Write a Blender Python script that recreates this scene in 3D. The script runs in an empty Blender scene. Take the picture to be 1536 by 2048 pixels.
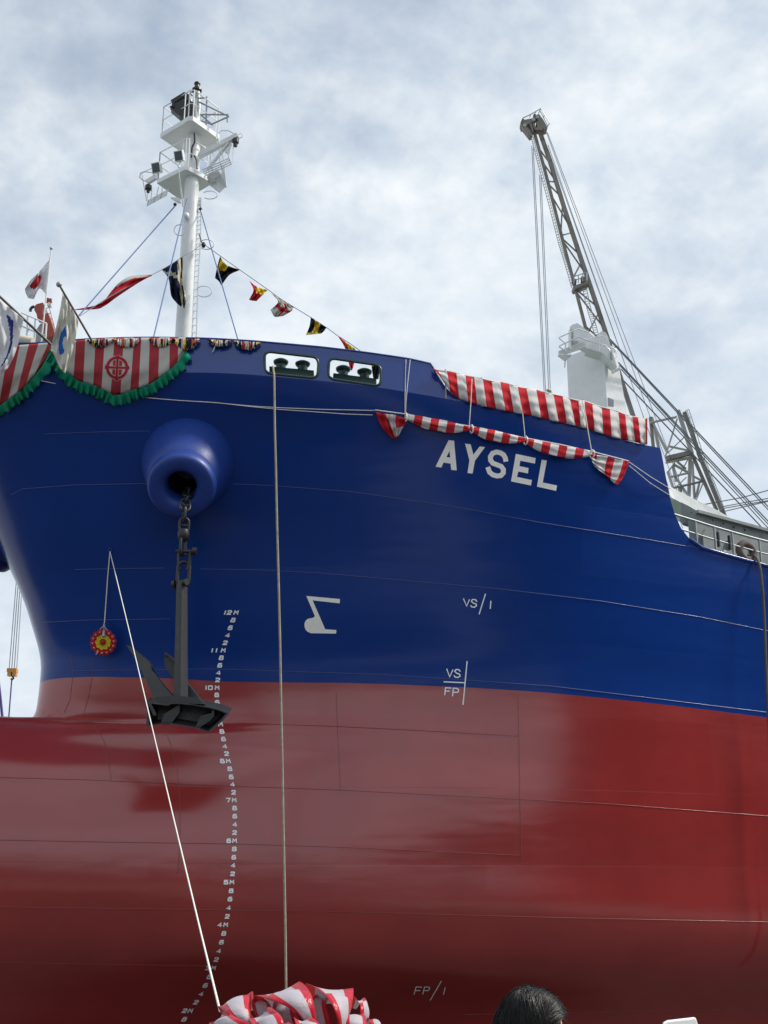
import bpy, bmesh, math, random
import numpy as np
from mathutils import Vector, Matrix
from mathutils.bvhtree import BVHTree
from mathutils.geometry import delaunay_2d_cdt

random.seed(7)
rng = np.random.default_rng(7)
scene = bpy.context.scene
COL = scene.collection
PI = math.pi

# ------------------------------------------------------------------ camera
F = 2412.0                                   # focal length in pixels of the 1536 x 2048 photograph
PITCH = math.radians(17.8)
THETA = math.radians(56.0)                   # angle between the ship's aft direction and the view
CAM = Vector((0.0, -32.5, 6.1))
VD = Vector((math.cos(THETA), math.sin(THETA), 0))
RD = Vector((math.sin(THETA), -math.cos(THETA), 0))
SP, CP = math.sin(PITCH), math.cos(PITCH)
cam_data = bpy.data.cameras.new("camera")
cam = bpy.data.objects.new("camera", cam_data)
COL.objects.link(cam)
cam.location = CAM
fwd3 = VD * CP + Vector((0, 0, SP))
cam.rotation_euler = fwd3.to_track_quat('-Z', 'Y').to_euler()
cam_data.sensor_fit = 'HORIZONTAL'
cam_data.sensor_width = 36.0
cam_data.lens = 36.0 * F / 1536.0
cam_data.clip_start = 0.05
cam_data.clip_end = 3000
scene.camera = cam

# ------------------------------------------------------------------ light
SUN_EL = math.radians(48)
sun_h = (RD * 0.97 + VD * 0.08).normalized()
sun_dir = Vector((sun_h.x * math.cos(SUN_EL), sun_h.y * math.cos(SUN_EL), math.sin(SUN_EL)))
sl = bpy.data.lights.new("sun", 'SUN')
sl.energy = 3.4
sl.angle = math.radians(9)
sl.color = (1.0, 0.95, 0.88)
so = bpy.data.objects.new("sun", sl)
COL.objects.link(so)
so.location = (0, 0, 60)
so.rotation_euler = (-sun_dir).to_track_quat('-Z', 'Y').to_euler()

scene.view_settings.view_transform = 'Standard'
scene.view_settings.look = 'None'
scene.view_settings.exposure = 0.28
scene.view_settings.gamma = 1.0

world = bpy.data.worlds.new("World")
scene.world = world
world.use_nodes = True


class NT:
    """tiny helper to wire node trees"""
    def __init__(self, tree):
        self.t = tree
        self.n = tree.nodes
        self.l = tree.links

    def add(self, typ, **kw):
        nd = self.n.new(typ)
        for k, v in kw.items():
            setattr(nd, k, v)
        return nd

    def link(self, a, b):
        self.l.new(a, b)

    def math(self, op, a, b=None, c=None, clamp=False):
        nd = self.add('ShaderNodeMath', operation=op)
        nd.use_clamp = clamp
        for i, x in enumerate((a, b, c)):
            if x is None:
                continue
            if isinstance(x, (int, float)):
                nd.inputs[i].default_value = x
            else:
                self.link(x, nd.inputs[i])
        return nd.outputs[0]

    def noise(self, vec, scale, detail=4, rough=0.55, dist=0.0, lac=2.0):
        nd = self.add('ShaderNodeTexNoise')
        nd.inputs['Scale'].default_value = scale
        nd.inputs['Detail'].default_value = detail
        nd.inputs['Roughness'].default_value = rough
        nd.inputs['Distortion'].default_value = dist
        nd.inputs['Lacunarity'].default_value = lac
        if vec is not None:
            self.link(vec, nd.inputs['Vector'])
        return nd.outputs['Fac']

    def ramp(self, fac, stops):
        nd = self.add('ShaderNodeValToRGB')
        el = nd.color_ramp.elements
        while len(el) < len(stops):
            el.new(0.5)
        for e, (p, c) in zip(el, stops):
            e.position = p
            e.color = (c[0], c[1], c[2], 1) if not isinstance(c, (int, float)) else (c, c, c, 1)
        self.link(fac, nd.inputs[0])
        return nd.outputs[0]

    def mix(self, fac, a, b, blend='MIX'):
        nd = self.add('ShaderNodeMix', data_type='RGBA', blend_type=blend)
        for key, x in ((0, fac), (6, a), (7, b)):
            if isinstance(x, (int, float)):
                nd.inputs[key].default_value = x
            elif isinstance(x, (tuple, list)):
                nd.inputs[key].default_value = (x[0], x[1], x[2], 1)
            else:
                self.link(x, nd.inputs[key])
        return nd.outputs[2]


def build_sky():
    w = NT(world.node_tree)
    bg = w.n.get('Background')
    sky = w.add('ShaderNodeTexSky', sky_type='NISHITA')
    sky.sun_disc = False
    sky.sun_elevation = SUN_EL
    sky.sun_rotation = math.atan2(sun_dir.x, sun_dir.y)
    sky.air_density = 1.0
    sky.dust_density = 2.5
    sky.ozone_density = 1.0
    tc = w.add('ShaderNodeTexCoord')
    sep = w.add('ShaderNodeSeparateXYZ')
    w.link(tc.outputs['Generated'], sep.inputs[0])
    zz = w.math('ADD', w.math('MAXIMUM', sep.outputs[2], 0.0), 0.42)
    cx = w.math('DIVIDE', sep.outputs[0], zz)
    cy = w.math('DIVIDE', sep.outputs[1], zz)
    comb = w.add('ShaderNodeCombineXYZ')
    w.link(cx, comb.inputs[0]); w.link(cy, comb.inputs[1])
    mp = w.add('ShaderNodeMapping')
    mp.inputs['Location'].default_value = SKY_LOC
    mp.inputs['Rotation'].default_value = (0, 0, SKY_ROT)
    mp.inputs['Scale'].default_value = (1.0, 1.0, 1.0)
    w.link(comb.outputs[0], mp.inputs[0])
    v = mp.outputs[0]
    big = w.noise(v, 2.8, 5, 0.55, 0.2)
    mid = w.noise(v, 9.5, 5, 0.58, 0.1)
    fine = w.noise(v, 24.0, 5, 0.6, 0.15)
    # cover: how much cloud hides the blue
    cov = w.math('ADD', w.math('MULTIPLY', big, 0.85), w.math('MULTIPLY', mid, 0.55))
    covr = w.add('ShaderNodeMapRange', interpolation_type='SMOOTHSTEP')
    covr.inputs[1].default_value = 0.44; covr.inputs[2].default_value = 0.86
    covr.inputs[3].default_value = 0.52; covr.inputs[4].default_value = 1.0
    w.link(cov, covr.inputs[0])
    # shade of the cloud sheet itself (thick grey undersides to thin bright tops)
    sh = w.math('ADD', w.math('MULTIPLY', mid, 0.46), w.math('MULTIPLY', fine, 0.30))
    sh = w.math('ADD', sh, w.math('MULTIPLY', big, 0.24))
    cl = w.ramp(sh, [(0.36, (5.5, 6.4, 7.5)), (0.46, (6.5, 7.3, 8.1)), (0.55, (7.5, 8.1, 8.6)), (0.67, (8.9, 9.2, 9.4))])
    skyc = w.mix(1.0, sky.outputs[0], (1.15, 1.15, 1.15), 'MULTIPLY')
    out = w.mix(covr.outputs[0], skyc, cl)
    # towards the horizon the sheet is seen edge-on and closes up
    hz = w.ramp(w.math('MAXIMUM', sep.outputs[2], 0.0), [(0.0, 1.0), (0.30, 0.55), (0.55, 0.0)])
    out = w.mix(w.math('MULTIPLY', hz, 0.75), out, (6.9, 7.6, 8.4))
    # the lower half of the sphere stands for distant shaded land
    low = w.ramp(w.math('ADD', sep.outputs[2], 0.5), [(0.490, 1.0), (0.499, 0.0)])
    out = w.mix(low, out, (1.1, 1.15, 1.2))
    w.link(out, bg.inputs[0])
    bg.inputs[1].default_value = 0.092


SKY_LOC = (3.1, 1.7, 0)
SKY_ROT = 0.4
build_sky()

# ------------------------------------------------------------------ pixel helpers
def pxdir(px, py):
    a = (px - 768.0) / F
    b = (py - 1024.0) / F
    fw = CP + b * SP
    up = SP - b * CP
    return a, fw, up


def P(px, py, D):
    """point seen at photograph pixel (px,py), D metres ahead of the camera (horizontally)"""
    a, fw, up = pxdir(px, py)
    return CAM + VD * D + RD * (D * a / fw) + Vector((0, 0, D * up / fw))


def ray(px, py):
    a, fw, up = pxdir(px, py)
    return (VD * fw + RD * a + Vector((0, 0, up))).normalized()


def onz(px, py, z):
    d = ray(px, py)
    return CAM + d * ((z - CAM.z) / d.z)


def depth(p):
    return (p - CAM).dot(VD)


# ------------------------------------------------------------------ mesh helpers
def tag(o, label=None, cat=None, group=None, kind=None):
    if label: o['label'] = label
    if cat: o['category'] = cat
    if group: o['group'] = group
    if kind: o['kind'] = kind
    return o


def origin_of(o):
    p = Vector((0, 0, 0))
    while o is not None:
        p = p + o.location
        o = o.parent
    return p


def thing(name, loc, label, cat, group=None):
    o = bpy.data.objects.new(name, None)
    COL.objects.link(o)
    o.empty_display_size = 0.3
    o.location = loc
    return tag(o, label, cat, group)


def smooth_mesh(me, ang=None):
    for p in me.polygons:
        p.use_smooth = True
    if ang is not None:
        me.set_sharp_from_angle(angle=math.radians(ang))


class MB:
    """collects world-space geometry, then links it as ONE mesh object"""
    def __init__(self):
        self.v = []; self.f = []; self.m = []; self.cur = 0

    def face(self, idx):
        self.f.append(tuple(idx)); self.m.append(self.cur)

    def verts(self, pts):
        n = len(self.v)
        self.v.extend([Vector(p) for p in pts])
        return n

    def poly(self, pts):
        n = self.verts(pts)
        self.face(range(n, n + len(pts)))

    def hexa(self, c):
        """8 corners: 0-3 bottom ring, 4-7 top ring"""
        n = self.verts(c)
        for q in ((3, 2, 1, 0), (4, 5, 6, 7), (0, 1, 5, 4), (1, 2, 6, 5), (2, 3, 7, 6), (3, 0, 4, 7)):
            self.face([n + i for i in q])

    def box(self, c, ax, ay, az):
        """centre and three half-axis vectors"""
        c = Vector(c); ax = Vector(ax); ay = Vector(ay); az = Vector(az)
        self.hexa([c - ax - ay - az, c + ax - ay - az, c + ax + ay - az, c - ax + ay - az,
                   c - ax - ay + az, c + ax - ay + az, c + ax + ay + az, c - ax + ay + az])

    def beam(self, a, b, w, h=None, up=Vector((0, 0, 1))):
        a = Vector(a); b = Vector(b); h = h or w
        d = b - a; L = d.length
        if L < 1e-6: return
        d /= L
        s = d.cross(up)
        if s.length < 1e-3: s = d.cross(Vector((1, 0, 0)))
        s.normalize(); u = s.cross(d).normalized()
        self.box((a + b) / 2, d * L / 2, s * w / 2, u * h / 2)

    def tube(self, pts, r, n=6, cap=True, closed=False):
        pts = [Vector(p) for p in pts]
        m = len(pts)
        rs = r if isinstance(r, (list, tuple)) else [r] * m
        t0 = (pts[1] - pts[0]).normalized()
        ref = Vector((0, 0, 1)) if abs(t0.z) < 0.9 else Vector((1, 0, 0))
        s = t0.cross(ref).normalized()
        base = len(self.v)
        for i in range(m):
            if closed:
                t = (pts[(i + 1) % m] - pts[i - 1]).normalized()
            else:
                t = (pts[min(i + 1, m - 1)] - pts[max(i - 1, 0)]).normalized()
            s = (s - t * s.dot(t))
            if s.length < 1e-6: s = t.cross(Vector((0.3, 0.5, 0.8)))
            s.normalize()
            u = t.cross(s)
            for k in range(n):
                a = 2 * PI * k / n
                self.v.append(pts[i] + (s * math.cos(a) + u * math.sin(a)) * rs[i])
        rings = m if closed else m - 1
        for i in range(rings):
            j = (i + 1) % m
            for k in range(n):
                k2 = (k + 1) % n
                self.face((base + i * n + k, base + i * n + k2, base + j * n + k2, base + j * n + k))
        if cap and not closed:
            self.face([base + k for k in range(n)][::-1])
            self.face([base + (m - 1) * n + k for k in range(n)])

    def lathe(self, c, axis, prof, n=32, ref=None, close=False):
        """prof: list of (distance along axis, radius)"""
        c = Vector(c); axis = Vector(axis).normalized()
        ref = ref or (Vector((0, 0, 1)) if abs(axis.z) < 0.9 else Vector((1, 0, 0)))
        s = axis.cross(ref).normalized(); u = s.cross(axis)
        base = len(self.v)
        for (d, r) in prof:
            for k in range(n):
                a = 2 * PI * k / n
                self.v.append(c + axis * d + (s * math.cos(a) + u * math.sin(a)) * r)
        for i in range(len(prof) - 1):
            for k in range(n):
                k2 = (k + 1) % n
                self.face((base + i * n + k, base + i * n + k2, base + (i + 1) * n + k2, base + (i + 1) * n + k))
        if close:
            self.face([base + k for k in range(n)][::-1])
            self.face([base + (len(prof) - 1) * n + k for k in range(n)])

    def ball(self, c, r, nu=12, nv=8, sc=(1, 1, 1)):
        c = Vector(c)
        prof = [(-r * math.cos(PI * i / nv), max(1e-4, r * math.sin(PI * i / nv))) for i in range(nv + 1)]
        b = len(self.v)
        self.lathe((0, 0, 0), (0, 0, 1), prof, nu)
        for i in range(b, len(self.v)):
            p = self.v[i]
            self.v[i] = c + Vector((p.x * sc[0], p.y * sc[1], p.z * sc[2]))

    def grid(self, rows, matfn=None):
        """rows: list of lists of points"""
        nr = len(rows); nc = len(rows[0])
        b = len(self.v)
        for r in rows: self.v.extend([Vector(p) for p in r])
        for i in range(nr - 1):
            for j in range(nc - 1):
                if matfn: self.cur = matfn(i, j)
                self.face((b + i * nc + j, b + i * nc + j + 1, b + (i + 1) * nc + j + 1, b + (i + 1) * nc + j))

    def prism(self, pts, off):
        """extrude planar polygon pts by vector off (closed solid)"""
        off = Vector(off); n = len(pts)
        b = self.verts(pts); self.verts([Vector(p) + off for p in pts])
        self.face([b + i for i in range(n)][::-1])
        self.face([b + n + i for i in range(n)])
        for i in range(n):
            j = (i + 1) % n
            self.face((b + i, b + j, b + n + j, b + n + i))

    def build(self, name, mats, parent=None, smooth=None, loc=None, fix=True, solid=None):
        if not isinstance(mats, (list, tuple)): mats = [mats]
        me = bpy.data.meshes.new(name)
        if parent is not None:
            org = origin_of(parent)
        else:
            org = Vector(loc) if loc is not None else (sum(self.v, Vector()) / max(1, len(self.v)))
        me.from_pydata([tuple(p - org) for p in self.v], [], self.f)
        for mt in mats: me.materials.append(mt)
        if len(mats) > 1:
            me.polygons.foreach_set('material_index', self.m)
        me.validate(clean_customdata=False)
        if fix:
            bm = bmesh.new(); bm.from_mesh(me)
            bmesh.ops.recalc_face_normals(bm, faces=bm.faces[:])
            bm.to_mesh(me); bm.free()
        if smooth is not None:
            smooth_mesh(me, smooth if smooth < 180 else None)
        o = bpy.data.objects.new(name, me)
        COL.objects.link(o)
        if parent is not None:
            o.parent = parent
        else:
            o.location = org
        if solid:
            md = o.modifiers.new('thickness', 'SOLIDIFY')
            md.thickness = solid; md.offset = 0
        return o


# ------------------------------------------------------------------ materials
def paint(name, col, rough=0.4, metal=0.0, var=0.12, scale=3.0, bump=0.0, bscale=20.0, spec=0.5, coat=0.0, dirt=None):
    m = bpy.data.materials.new(name)
    m.use_nodes = True
    t = NT(m.node_tree)
    b = t.n.get('Principled BSDF')
    tc = t.add('ShaderNodeTexCoord')
    v = tc.outputs['Object']
    n = t.noise(v, scale, 5, 0.6)
    lo = tuple(c * (1 - var) for c in col); hi = tuple(min(1, c * (1 + var)) for c in col)
    c = t.ramp(n, [(0.3, lo), (0.7, hi)])
    if dirt:
        d = t.noise(v, dirt[1], 6, 0.65)
        dm = t.ramp(d, [(dirt[2], 0.0), (dirt[2] + 0.15, 1.0)])
        c = t.mix(dm, c, dirt[0])
    t.link(c, b.inputs['Base Color'])
    r = t.ramp(t.noise(v, scale * 2.3, 4, 0.6), [(0.3, max(0.02, rough - 0.07)), (0.7, min(1, rough + 0.07))])
    t.link(r, b.inputs['Roughness'])
    b.inputs['Metallic'].default_value = metal
    b.inputs['Specular IOR Level'].default_value = spec
    b.inputs['Coat Weight'].default_value = coat
    if bump:
        bp = t.add('ShaderNodeBump')
        bp.inputs['Strength'].default_value = bump
        bp.inputs['Distance'].default_value = 0.02
        t.link(t.noise(v, bscale, 5, 0.6), bp.inputs['Height'])
        t.link(bp.outputs[0], b.inputs['Normal'])
    return m


def hull_paint(name, col, rough, fade, plate=True):
    """ship paint over slightly buckled steel plates"""
    m = bpy.data.materials.new(name)
    m.use_nodes = True
    t = NT(m.node_tree)
    b = t.n.get('Principled BSDF')
    tc = t.add('ShaderNodeTexCoord')
    v = tc.outputs['Object']
    sep = t.add('ShaderNodeSeparateXYZ'); t.link(v, sep.inputs[0])
    cmb = t.add('ShaderNodeCombineXYZ')
    t.link(sep.outputs[0], cmb.inputs[0]); t.link(sep.outputs[2], cmb.inputs[1])
    br = t.add('ShaderNodeTexBrick')
    t.link(cmb.outputs[0], br.inputs['Vector'])
    br.inputs['Color1'].default_value = (0, 0, 0, 1)
    br.inputs['Color2'].default_value = (1, 1, 1, 1)
    br.inputs['Mortar'].default_value = (0.5, 0.5, 0.5, 1)
    br.inputs['Scale'].default_value = 1.0
    br.inputs['Mortar Size'].default_value = 0.004
    br.inputs['Brick Width'].default_value = 6.2
    br.inputs['Row Height'].default_value = 1.9
    br.offset = 0.37
    # paint batches differ a little from plate to plate
    n1 = t.noise(v, 0.35, 4, 0.6)
    c = t.ramp(n1, [(0.3, tuple(x * 0.93 for x in col)), (0.7, tuple(x * 1.06 for x in col))])
    c = t.mix(t.math('MULTIPLY', br.outputs['Color'], 0.35), c, fade)
    strk = t.add('ShaderNodeMapping'); strk.inputs['Scale'].default_value = (2.2, 2.2, 0.12)
    t.link(v, strk.inputs[0])
    sn = t.noise(strk.outputs[0], 1.6, 5, 0.6)
    sm = t.ramp(sn, [(0.52, 0.0), (0.80, 0.22)])
    c = t.mix(sm, c, fade)
    t.link(c, b.inputs['Base Color'])
    rr = t.math('ADD', t.math('MULTIPLY', br.outputs['Color'], 0.05), rough - 0.02)
    rr = t.math('ADD', rr, t.math('MULTIPLY', t.noise(v, 1.2, 5, 0.6), 0.05))
    t.link(rr, b.inputs['Roughness'])
    b.inputs['IOR'].default_value = 1.65
    # frames show through as shallow dishing, plus orange-peel
    br2 = t.add('ShaderNodeTexBrick')
    t.link(cmb.outputs[0], br2.inputs['Vector'])
    br2.inputs['Color1'].default_value = (0, 0, 0, 1); br2.inputs['Color2'].default_value = (1, 1, 1, 1); br2.inputs['Mortar'].default_value = (.5, .5, .5, 1)
    br2.inputs['Scale'].default_value = 1.0; br2.inputs['Mortar Size'].default_value = 0.0
    br2.inputs['Brick Width'].default_value = 3.7; br2.inputs['Row Height'].default_value = 0.72; br2.offset = 0.23
    geo = t.add('ShaderNodeNewGeometry')
    tl = t.math('ADD', t.math('MULTIPLY', t.math('SUBTRACT', br.outputs['Color'], 0.5), 0.020), t.math('MULTIPLY', t.math('SUBTRACT', br2.outputs['Color'], 0.5), 0.018))
    tl = t.math('ADD', tl, t.math('MULTIPLY', t.math('SUBTRACT', t.noise(v, 0.5, 3, 0.5), 0.5), 0.012))
    tv = t.add('ShaderNodeCombineXYZ'); t.link(tl, tv.inputs[2]); t.link(t.math('MULTIPLY', tl, 0.4), tv.inputs[0])
    nadd = t.add('ShaderNodeVectorMath', operation='ADD'); t.link(geo.outputs['Normal'], nadd.inputs[0]); t.link(tv.outputs[0], nadd.inputs[1])
    nn_ = t.add('ShaderNodeVectorMath', operation='NORMALIZE'); t.link(nadd.outputs[0], nn_.inputs[0])
    st = t.add('ShaderNodeMapping'); st.inputs['Scale'].default_value = (0.35, 0.35, 1.5)
    t.link(v, st.inputs[0])
    h = t.math('ADD', t.math('MULTIPLY', t.noise(st.outputs[0], 0.9, 2, 0.5), 0.05), t.math('MULTIPLY', br.outputs['Color'], 0.006))
    bp = t.add('ShaderNodeBump'); bp.inputs['Strength'].default_value = 0.28; bp.inputs['Distance'].default_value = 1.0
    t.link(nn_.outputs[0], bp.inputs['Normal'])
    t.link(h, bp.inputs['Height'])
    bp2 = t.add('ShaderNodeBump'); bp2.inputs['Strength'].default_value = 0.10; bp2.inputs['Distance'].default_value = 0.01
    t.link(t.noise(v, 22, 3, 0.6), bp2.inputs['Height'])
    t.link(bp.outputs[0], bp2.inputs['Normal'])
    t.link(bp2.outputs[0], b.inputs['Normal'])
    return m


def cloth(name, col, rough=0.85, trans=0.25):
    m = bpy.data.materials.new(name)
    m.use_nodes = True
    t = NT(m.node_tree)
    b = t.n.get('Principled BSDF')
    tc = t.add('ShaderNodeTexCoord'); v = tc.outputs['Object']
    n = t.noise(v, 3, 5, 0.6)
    c = t.ramp(n, [(0.28, tuple(x * 0.92 for x in col)), (0.7, tuple(min(1, x * 1.05) for x in col))])
    t.link(c, b.inputs['Base Color'])
    b.inputs['Roughness'].default_value = rough
    b.inputs['Specular IOR Level'].default_value = 0.15
    bp = t.add('ShaderNodeBump'); bp.inputs['Strength'].default_value = 0.30; bp.inputs['Distance'].default_value = 0.012
    w = t.noise(v, 9, 4, 0.55, 0.6)
    t.link(w, bp.inputs['Height']); t.link(bp.outputs[0], b.inputs['Normal'])
    if trans:
        tr = t.add('ShaderNodeBsdfTranslucent')
        t.link(c, tr.inputs[0])
        mx = t.add('ShaderNodeMixShader'); mx.inputs[0].default_value = trans
        t.link(b.outputs[0], mx.inputs[1]); t.link(tr.outputs[0], mx.inputs[2])
        out = t.n.get('Material Output'); t.link(mx.outputs[0], out.inputs[0])
    return m


M = {}
M['blue'] = hull_paint('blue hull paint', (0.004, 0.036, 0.225), 0.16, (0.007, 0.045, 0.26))
M['red'] = hull_paint('red antifouling paint', (0.190, 0.020, 0.016), 0.20, (0.24, 0.035, 0.028))
M['bluetrim'] = paint('blue trim paint', (0.009, 0.042, 0.25), 0.46, var=0.06)
M['mark'] = paint('hull marking white', (0.92, 0.90, 0.85), 0.45, var=0.06, scale=8)
M['markthin'] = paint('stencil white', (0.90, 0.92, 0.94), 0.45, var=0.05, scale=8)
M['white'] = paint('white deck paint', (0.72, 0.74, 0.74), 0.35, var=0.05, dirt=((0.5, 0.47, 0.42), 2.0, 0.66))
M['grey'] = paint('grey galvanised steel', (0.34, 0.36, 0.37), 0.45, metal=0.3, var=0.15)
M['coaming'] = paint('grey primer steel', (0.20, 0.22, 0.22), 0.6, var=0.22, scale=1.2, dirt=((0.12, 0.12, 0.115), 1.4, 0.56), bump=0.3, bscale=6)
M['black'] = paint('black fitting paint', (0.014, 0.015, 0.017), 0.42, var=0.25)
M['anchor'] = paint('anchor black paint', (0.022, 0.023, 0.024), 0.42, var=0.25, scale=5, bump=0.15, bscale=25, dirt=((0.06, 0.058, 0.055), 4, 0.6))
M['green'] = paint('dark green deck paint', (0.008, 0.040, 0.032), 0.30, var=0.15)
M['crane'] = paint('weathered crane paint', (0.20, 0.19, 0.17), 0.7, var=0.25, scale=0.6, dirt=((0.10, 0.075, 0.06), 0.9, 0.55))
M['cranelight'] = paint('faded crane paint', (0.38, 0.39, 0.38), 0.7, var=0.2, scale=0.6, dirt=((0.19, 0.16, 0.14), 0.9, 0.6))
M['wire'] = paint('steel wire', (0.16, 0.18, 0.22), 0.6, var=0.1)
M['wirelight'] = paint('light wire', (0.42, 0.45, 0.50), 0.6, var=0.1)
M['rope'] = paint('mooring rope', (0.34, 0.30, 0.23), 0.9, var=0.25, scale=9, bump=0.6, bscale=60)
M['roped'] = paint('tarred rope', (0.10, 0.085, 0.08), 0.9, var=0.25, scale=9, bump=0.6, bscale=60)
M['cord'] = paint('white cord', (0.78, 0.76, 0.70), 0.8, var=0.12, scale=30)
M['bluerope'] = paint('blue stay rope', (0.10, 0.17, 0.36), 0.7, var=0.15)
M['rust'] = paint('rusty brown steel', (0.10, 0.075, 0.065), 0.8, var=0.3, scale=4, bump=0.3, bscale=20)
M['lens'] = paint('lamp glass', (0.10, 0.12, 0.14), 0.12, var=0.1)
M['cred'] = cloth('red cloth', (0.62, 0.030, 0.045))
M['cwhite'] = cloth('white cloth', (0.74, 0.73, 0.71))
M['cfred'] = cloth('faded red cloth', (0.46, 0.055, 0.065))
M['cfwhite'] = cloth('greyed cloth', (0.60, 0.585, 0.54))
M['cgreen'] = cloth('green ruffle cloth', (0.014, 0.30, 0.17))
M['cnavy'] = cloth('navy cloth', (0.014, 0.020, 0.050), trans=0.08)
M['cblack'] = cloth('black cloth', (0.018, 0.016, 0.020), trans=0.08)
M['cyellow'] = cloth('yellow cloth', (0.78, 0.58, 0.05))
M['corange'] = cloth('orange cloth', (0.60, 0.12, 0.05))
M['ccream'] = cloth('cream cloth', (0.60, 0.56, 0.42))
M['cflag'] = cloth('white flag cloth', (0.74, 0.74, 0.76), trans=0.35)
M['cflagcream'] = cloth('cream flag cloth', (0.66, 0.65, 0.58), trans=0.3)
M['emblue'] = cloth('blue print', (0.02, 0.12, 0.42), trans=0.1)
M['emnavy'] = cloth('navy print', (0.03, 0.04, 0.20), trans=0.1)
M['emred'] = cloth('crimson print', (0.40, 0.02, 0.035), trans=0.1)
M['pole'] = paint('brown flag pole', (0.13, 0.10, 0.10), 0.4, var=0.15)
M['redsteel'] = paint('red crane paint', (0.36, 0.06, 0.035), 0.5, var=0.2)
M['hook'] = paint('orange hook paint', (0.55, 0.25, 0.05), 0.5, var=0.2)
M['beige'] = paint('beige canvas', (0.55, 0.50, 0.38), 0.8, var=0.1)
M['purple'] = paint('purple sling', (0.08, 0.06, 0.22), 0.8)
M['deck'] = paint('green deck', (0.05, 0.10, 0.08), 0.7)
# ------------------------------------------------------------------ ground and surroundings
def concrete_mat(k):
    m = bpy.data.materials.new('yard concrete %.1f' % k); m.use_nodes = True
    t = NT(m.node_tree); b = t.n.get('Principled BSDF')
    v = t.add('ShaderNodeTexCoord').outputs['Object']
    c = t.ramp(t.noise(v, 0.15, 6, 0.6), [(0.3, (0.09 * k, 0.088 * k, 0.084 * k)), (0.7, (0.13 * k, 0.126 * k, 0.12 * k))])
    st = t.ramp(t.noise(v, 1.3, 6, 0.7), [(0.52, 0.0), (0.72, 0.6)])
    c = t.mix(st, c, (0.07 * k, 0.068 * k, 0.066 * k))
    t.link(c, b.inputs['Base Color']); b.inputs['Roughness'].default_value = 0.9
    return m


g = MB()
g.poly([(-900, -900, 0), (900, -900, 0), (900, 900, 0), (-900, 900, 0)])
tag(g.build('ground', concrete_mat(3.5), loc=(0, 0, 0)), kind='structure')
g = MB()
g.poly([(-300, -58, .004), (400, -58, .004), (400, 40, .004), (-300, 40, .004)])
tag(g.build('dark_reflection_ground', concrete_mat(0.5), loc=(0, 0, 0)), kind='structure')  # unseen dark ground strip added to keep the shell's reflection dark

# an added unseen hall and a low one, placed to darken the shell's reflection
M['shed'] = paint('shed cladding', (0.030, 0.026, 0.024), 0.8, var=0.2, scale=0.3)
M['unseen_block_roof'] = paint('shed roof', (0.07, 0.07, 0.07), 0.8, var=0.2, scale=0.2)


def shed(name, x0, x1, y, dep, h, label, cat):
    t = thing(name, ((x0 + x1) / 2, y - dep / 2, 0), label, cat)
    b = MB()
    b.hexa([(x0, y - dep, 0), (x1, y - dep, 0), (x1, y, 0), (x0, y, 0), (x0, y - dep, h), (x1, y - dep, h), (x1, y, h), (x0, y, h)])
    b.build('wall', M['shed'], t)
    r = MB()
    r.hexa([(x0 - .5, y - dep - .5, h + .02), (x1 + .5, y - dep - .5, h + .02), (x1 + .5, y + .5, h + .02), (x0 - .5, y + .5, h + .02),
            (x0, y - dep, h + .6), (x1, y - dep, h + .6), (x1, y - dep * .5, h + 3), (x0, y - dep * .5, h + 3)])
    r.build('roof', M['unseen_block_roof'], t)


shed('tall_reflection_block', 30, 190, -112, 60, 40, 'added unseen dark hall behind the photographer', 'reflection_block')
shed('low_reflection_block', -260, 28, -128, 30, 14, 'added unseen long workshop behind the photographer', 'low_reflection_block')

# ------------------------------------------------------------------ the ship
SHIP = thing('cargo_ship', (16, 0, 1.2), 'blue and red cargo ship named AYSEL on the slipway', 'ship')
TILT, XREF, ZB = 0.045, 14.2, 1.5
XEND = 78.0


def zw(zs, X):                       # ship height above keel -> world height (ship lies on an inclined slip)
    return zs + ZB - TILT * (X - XREF)


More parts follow.
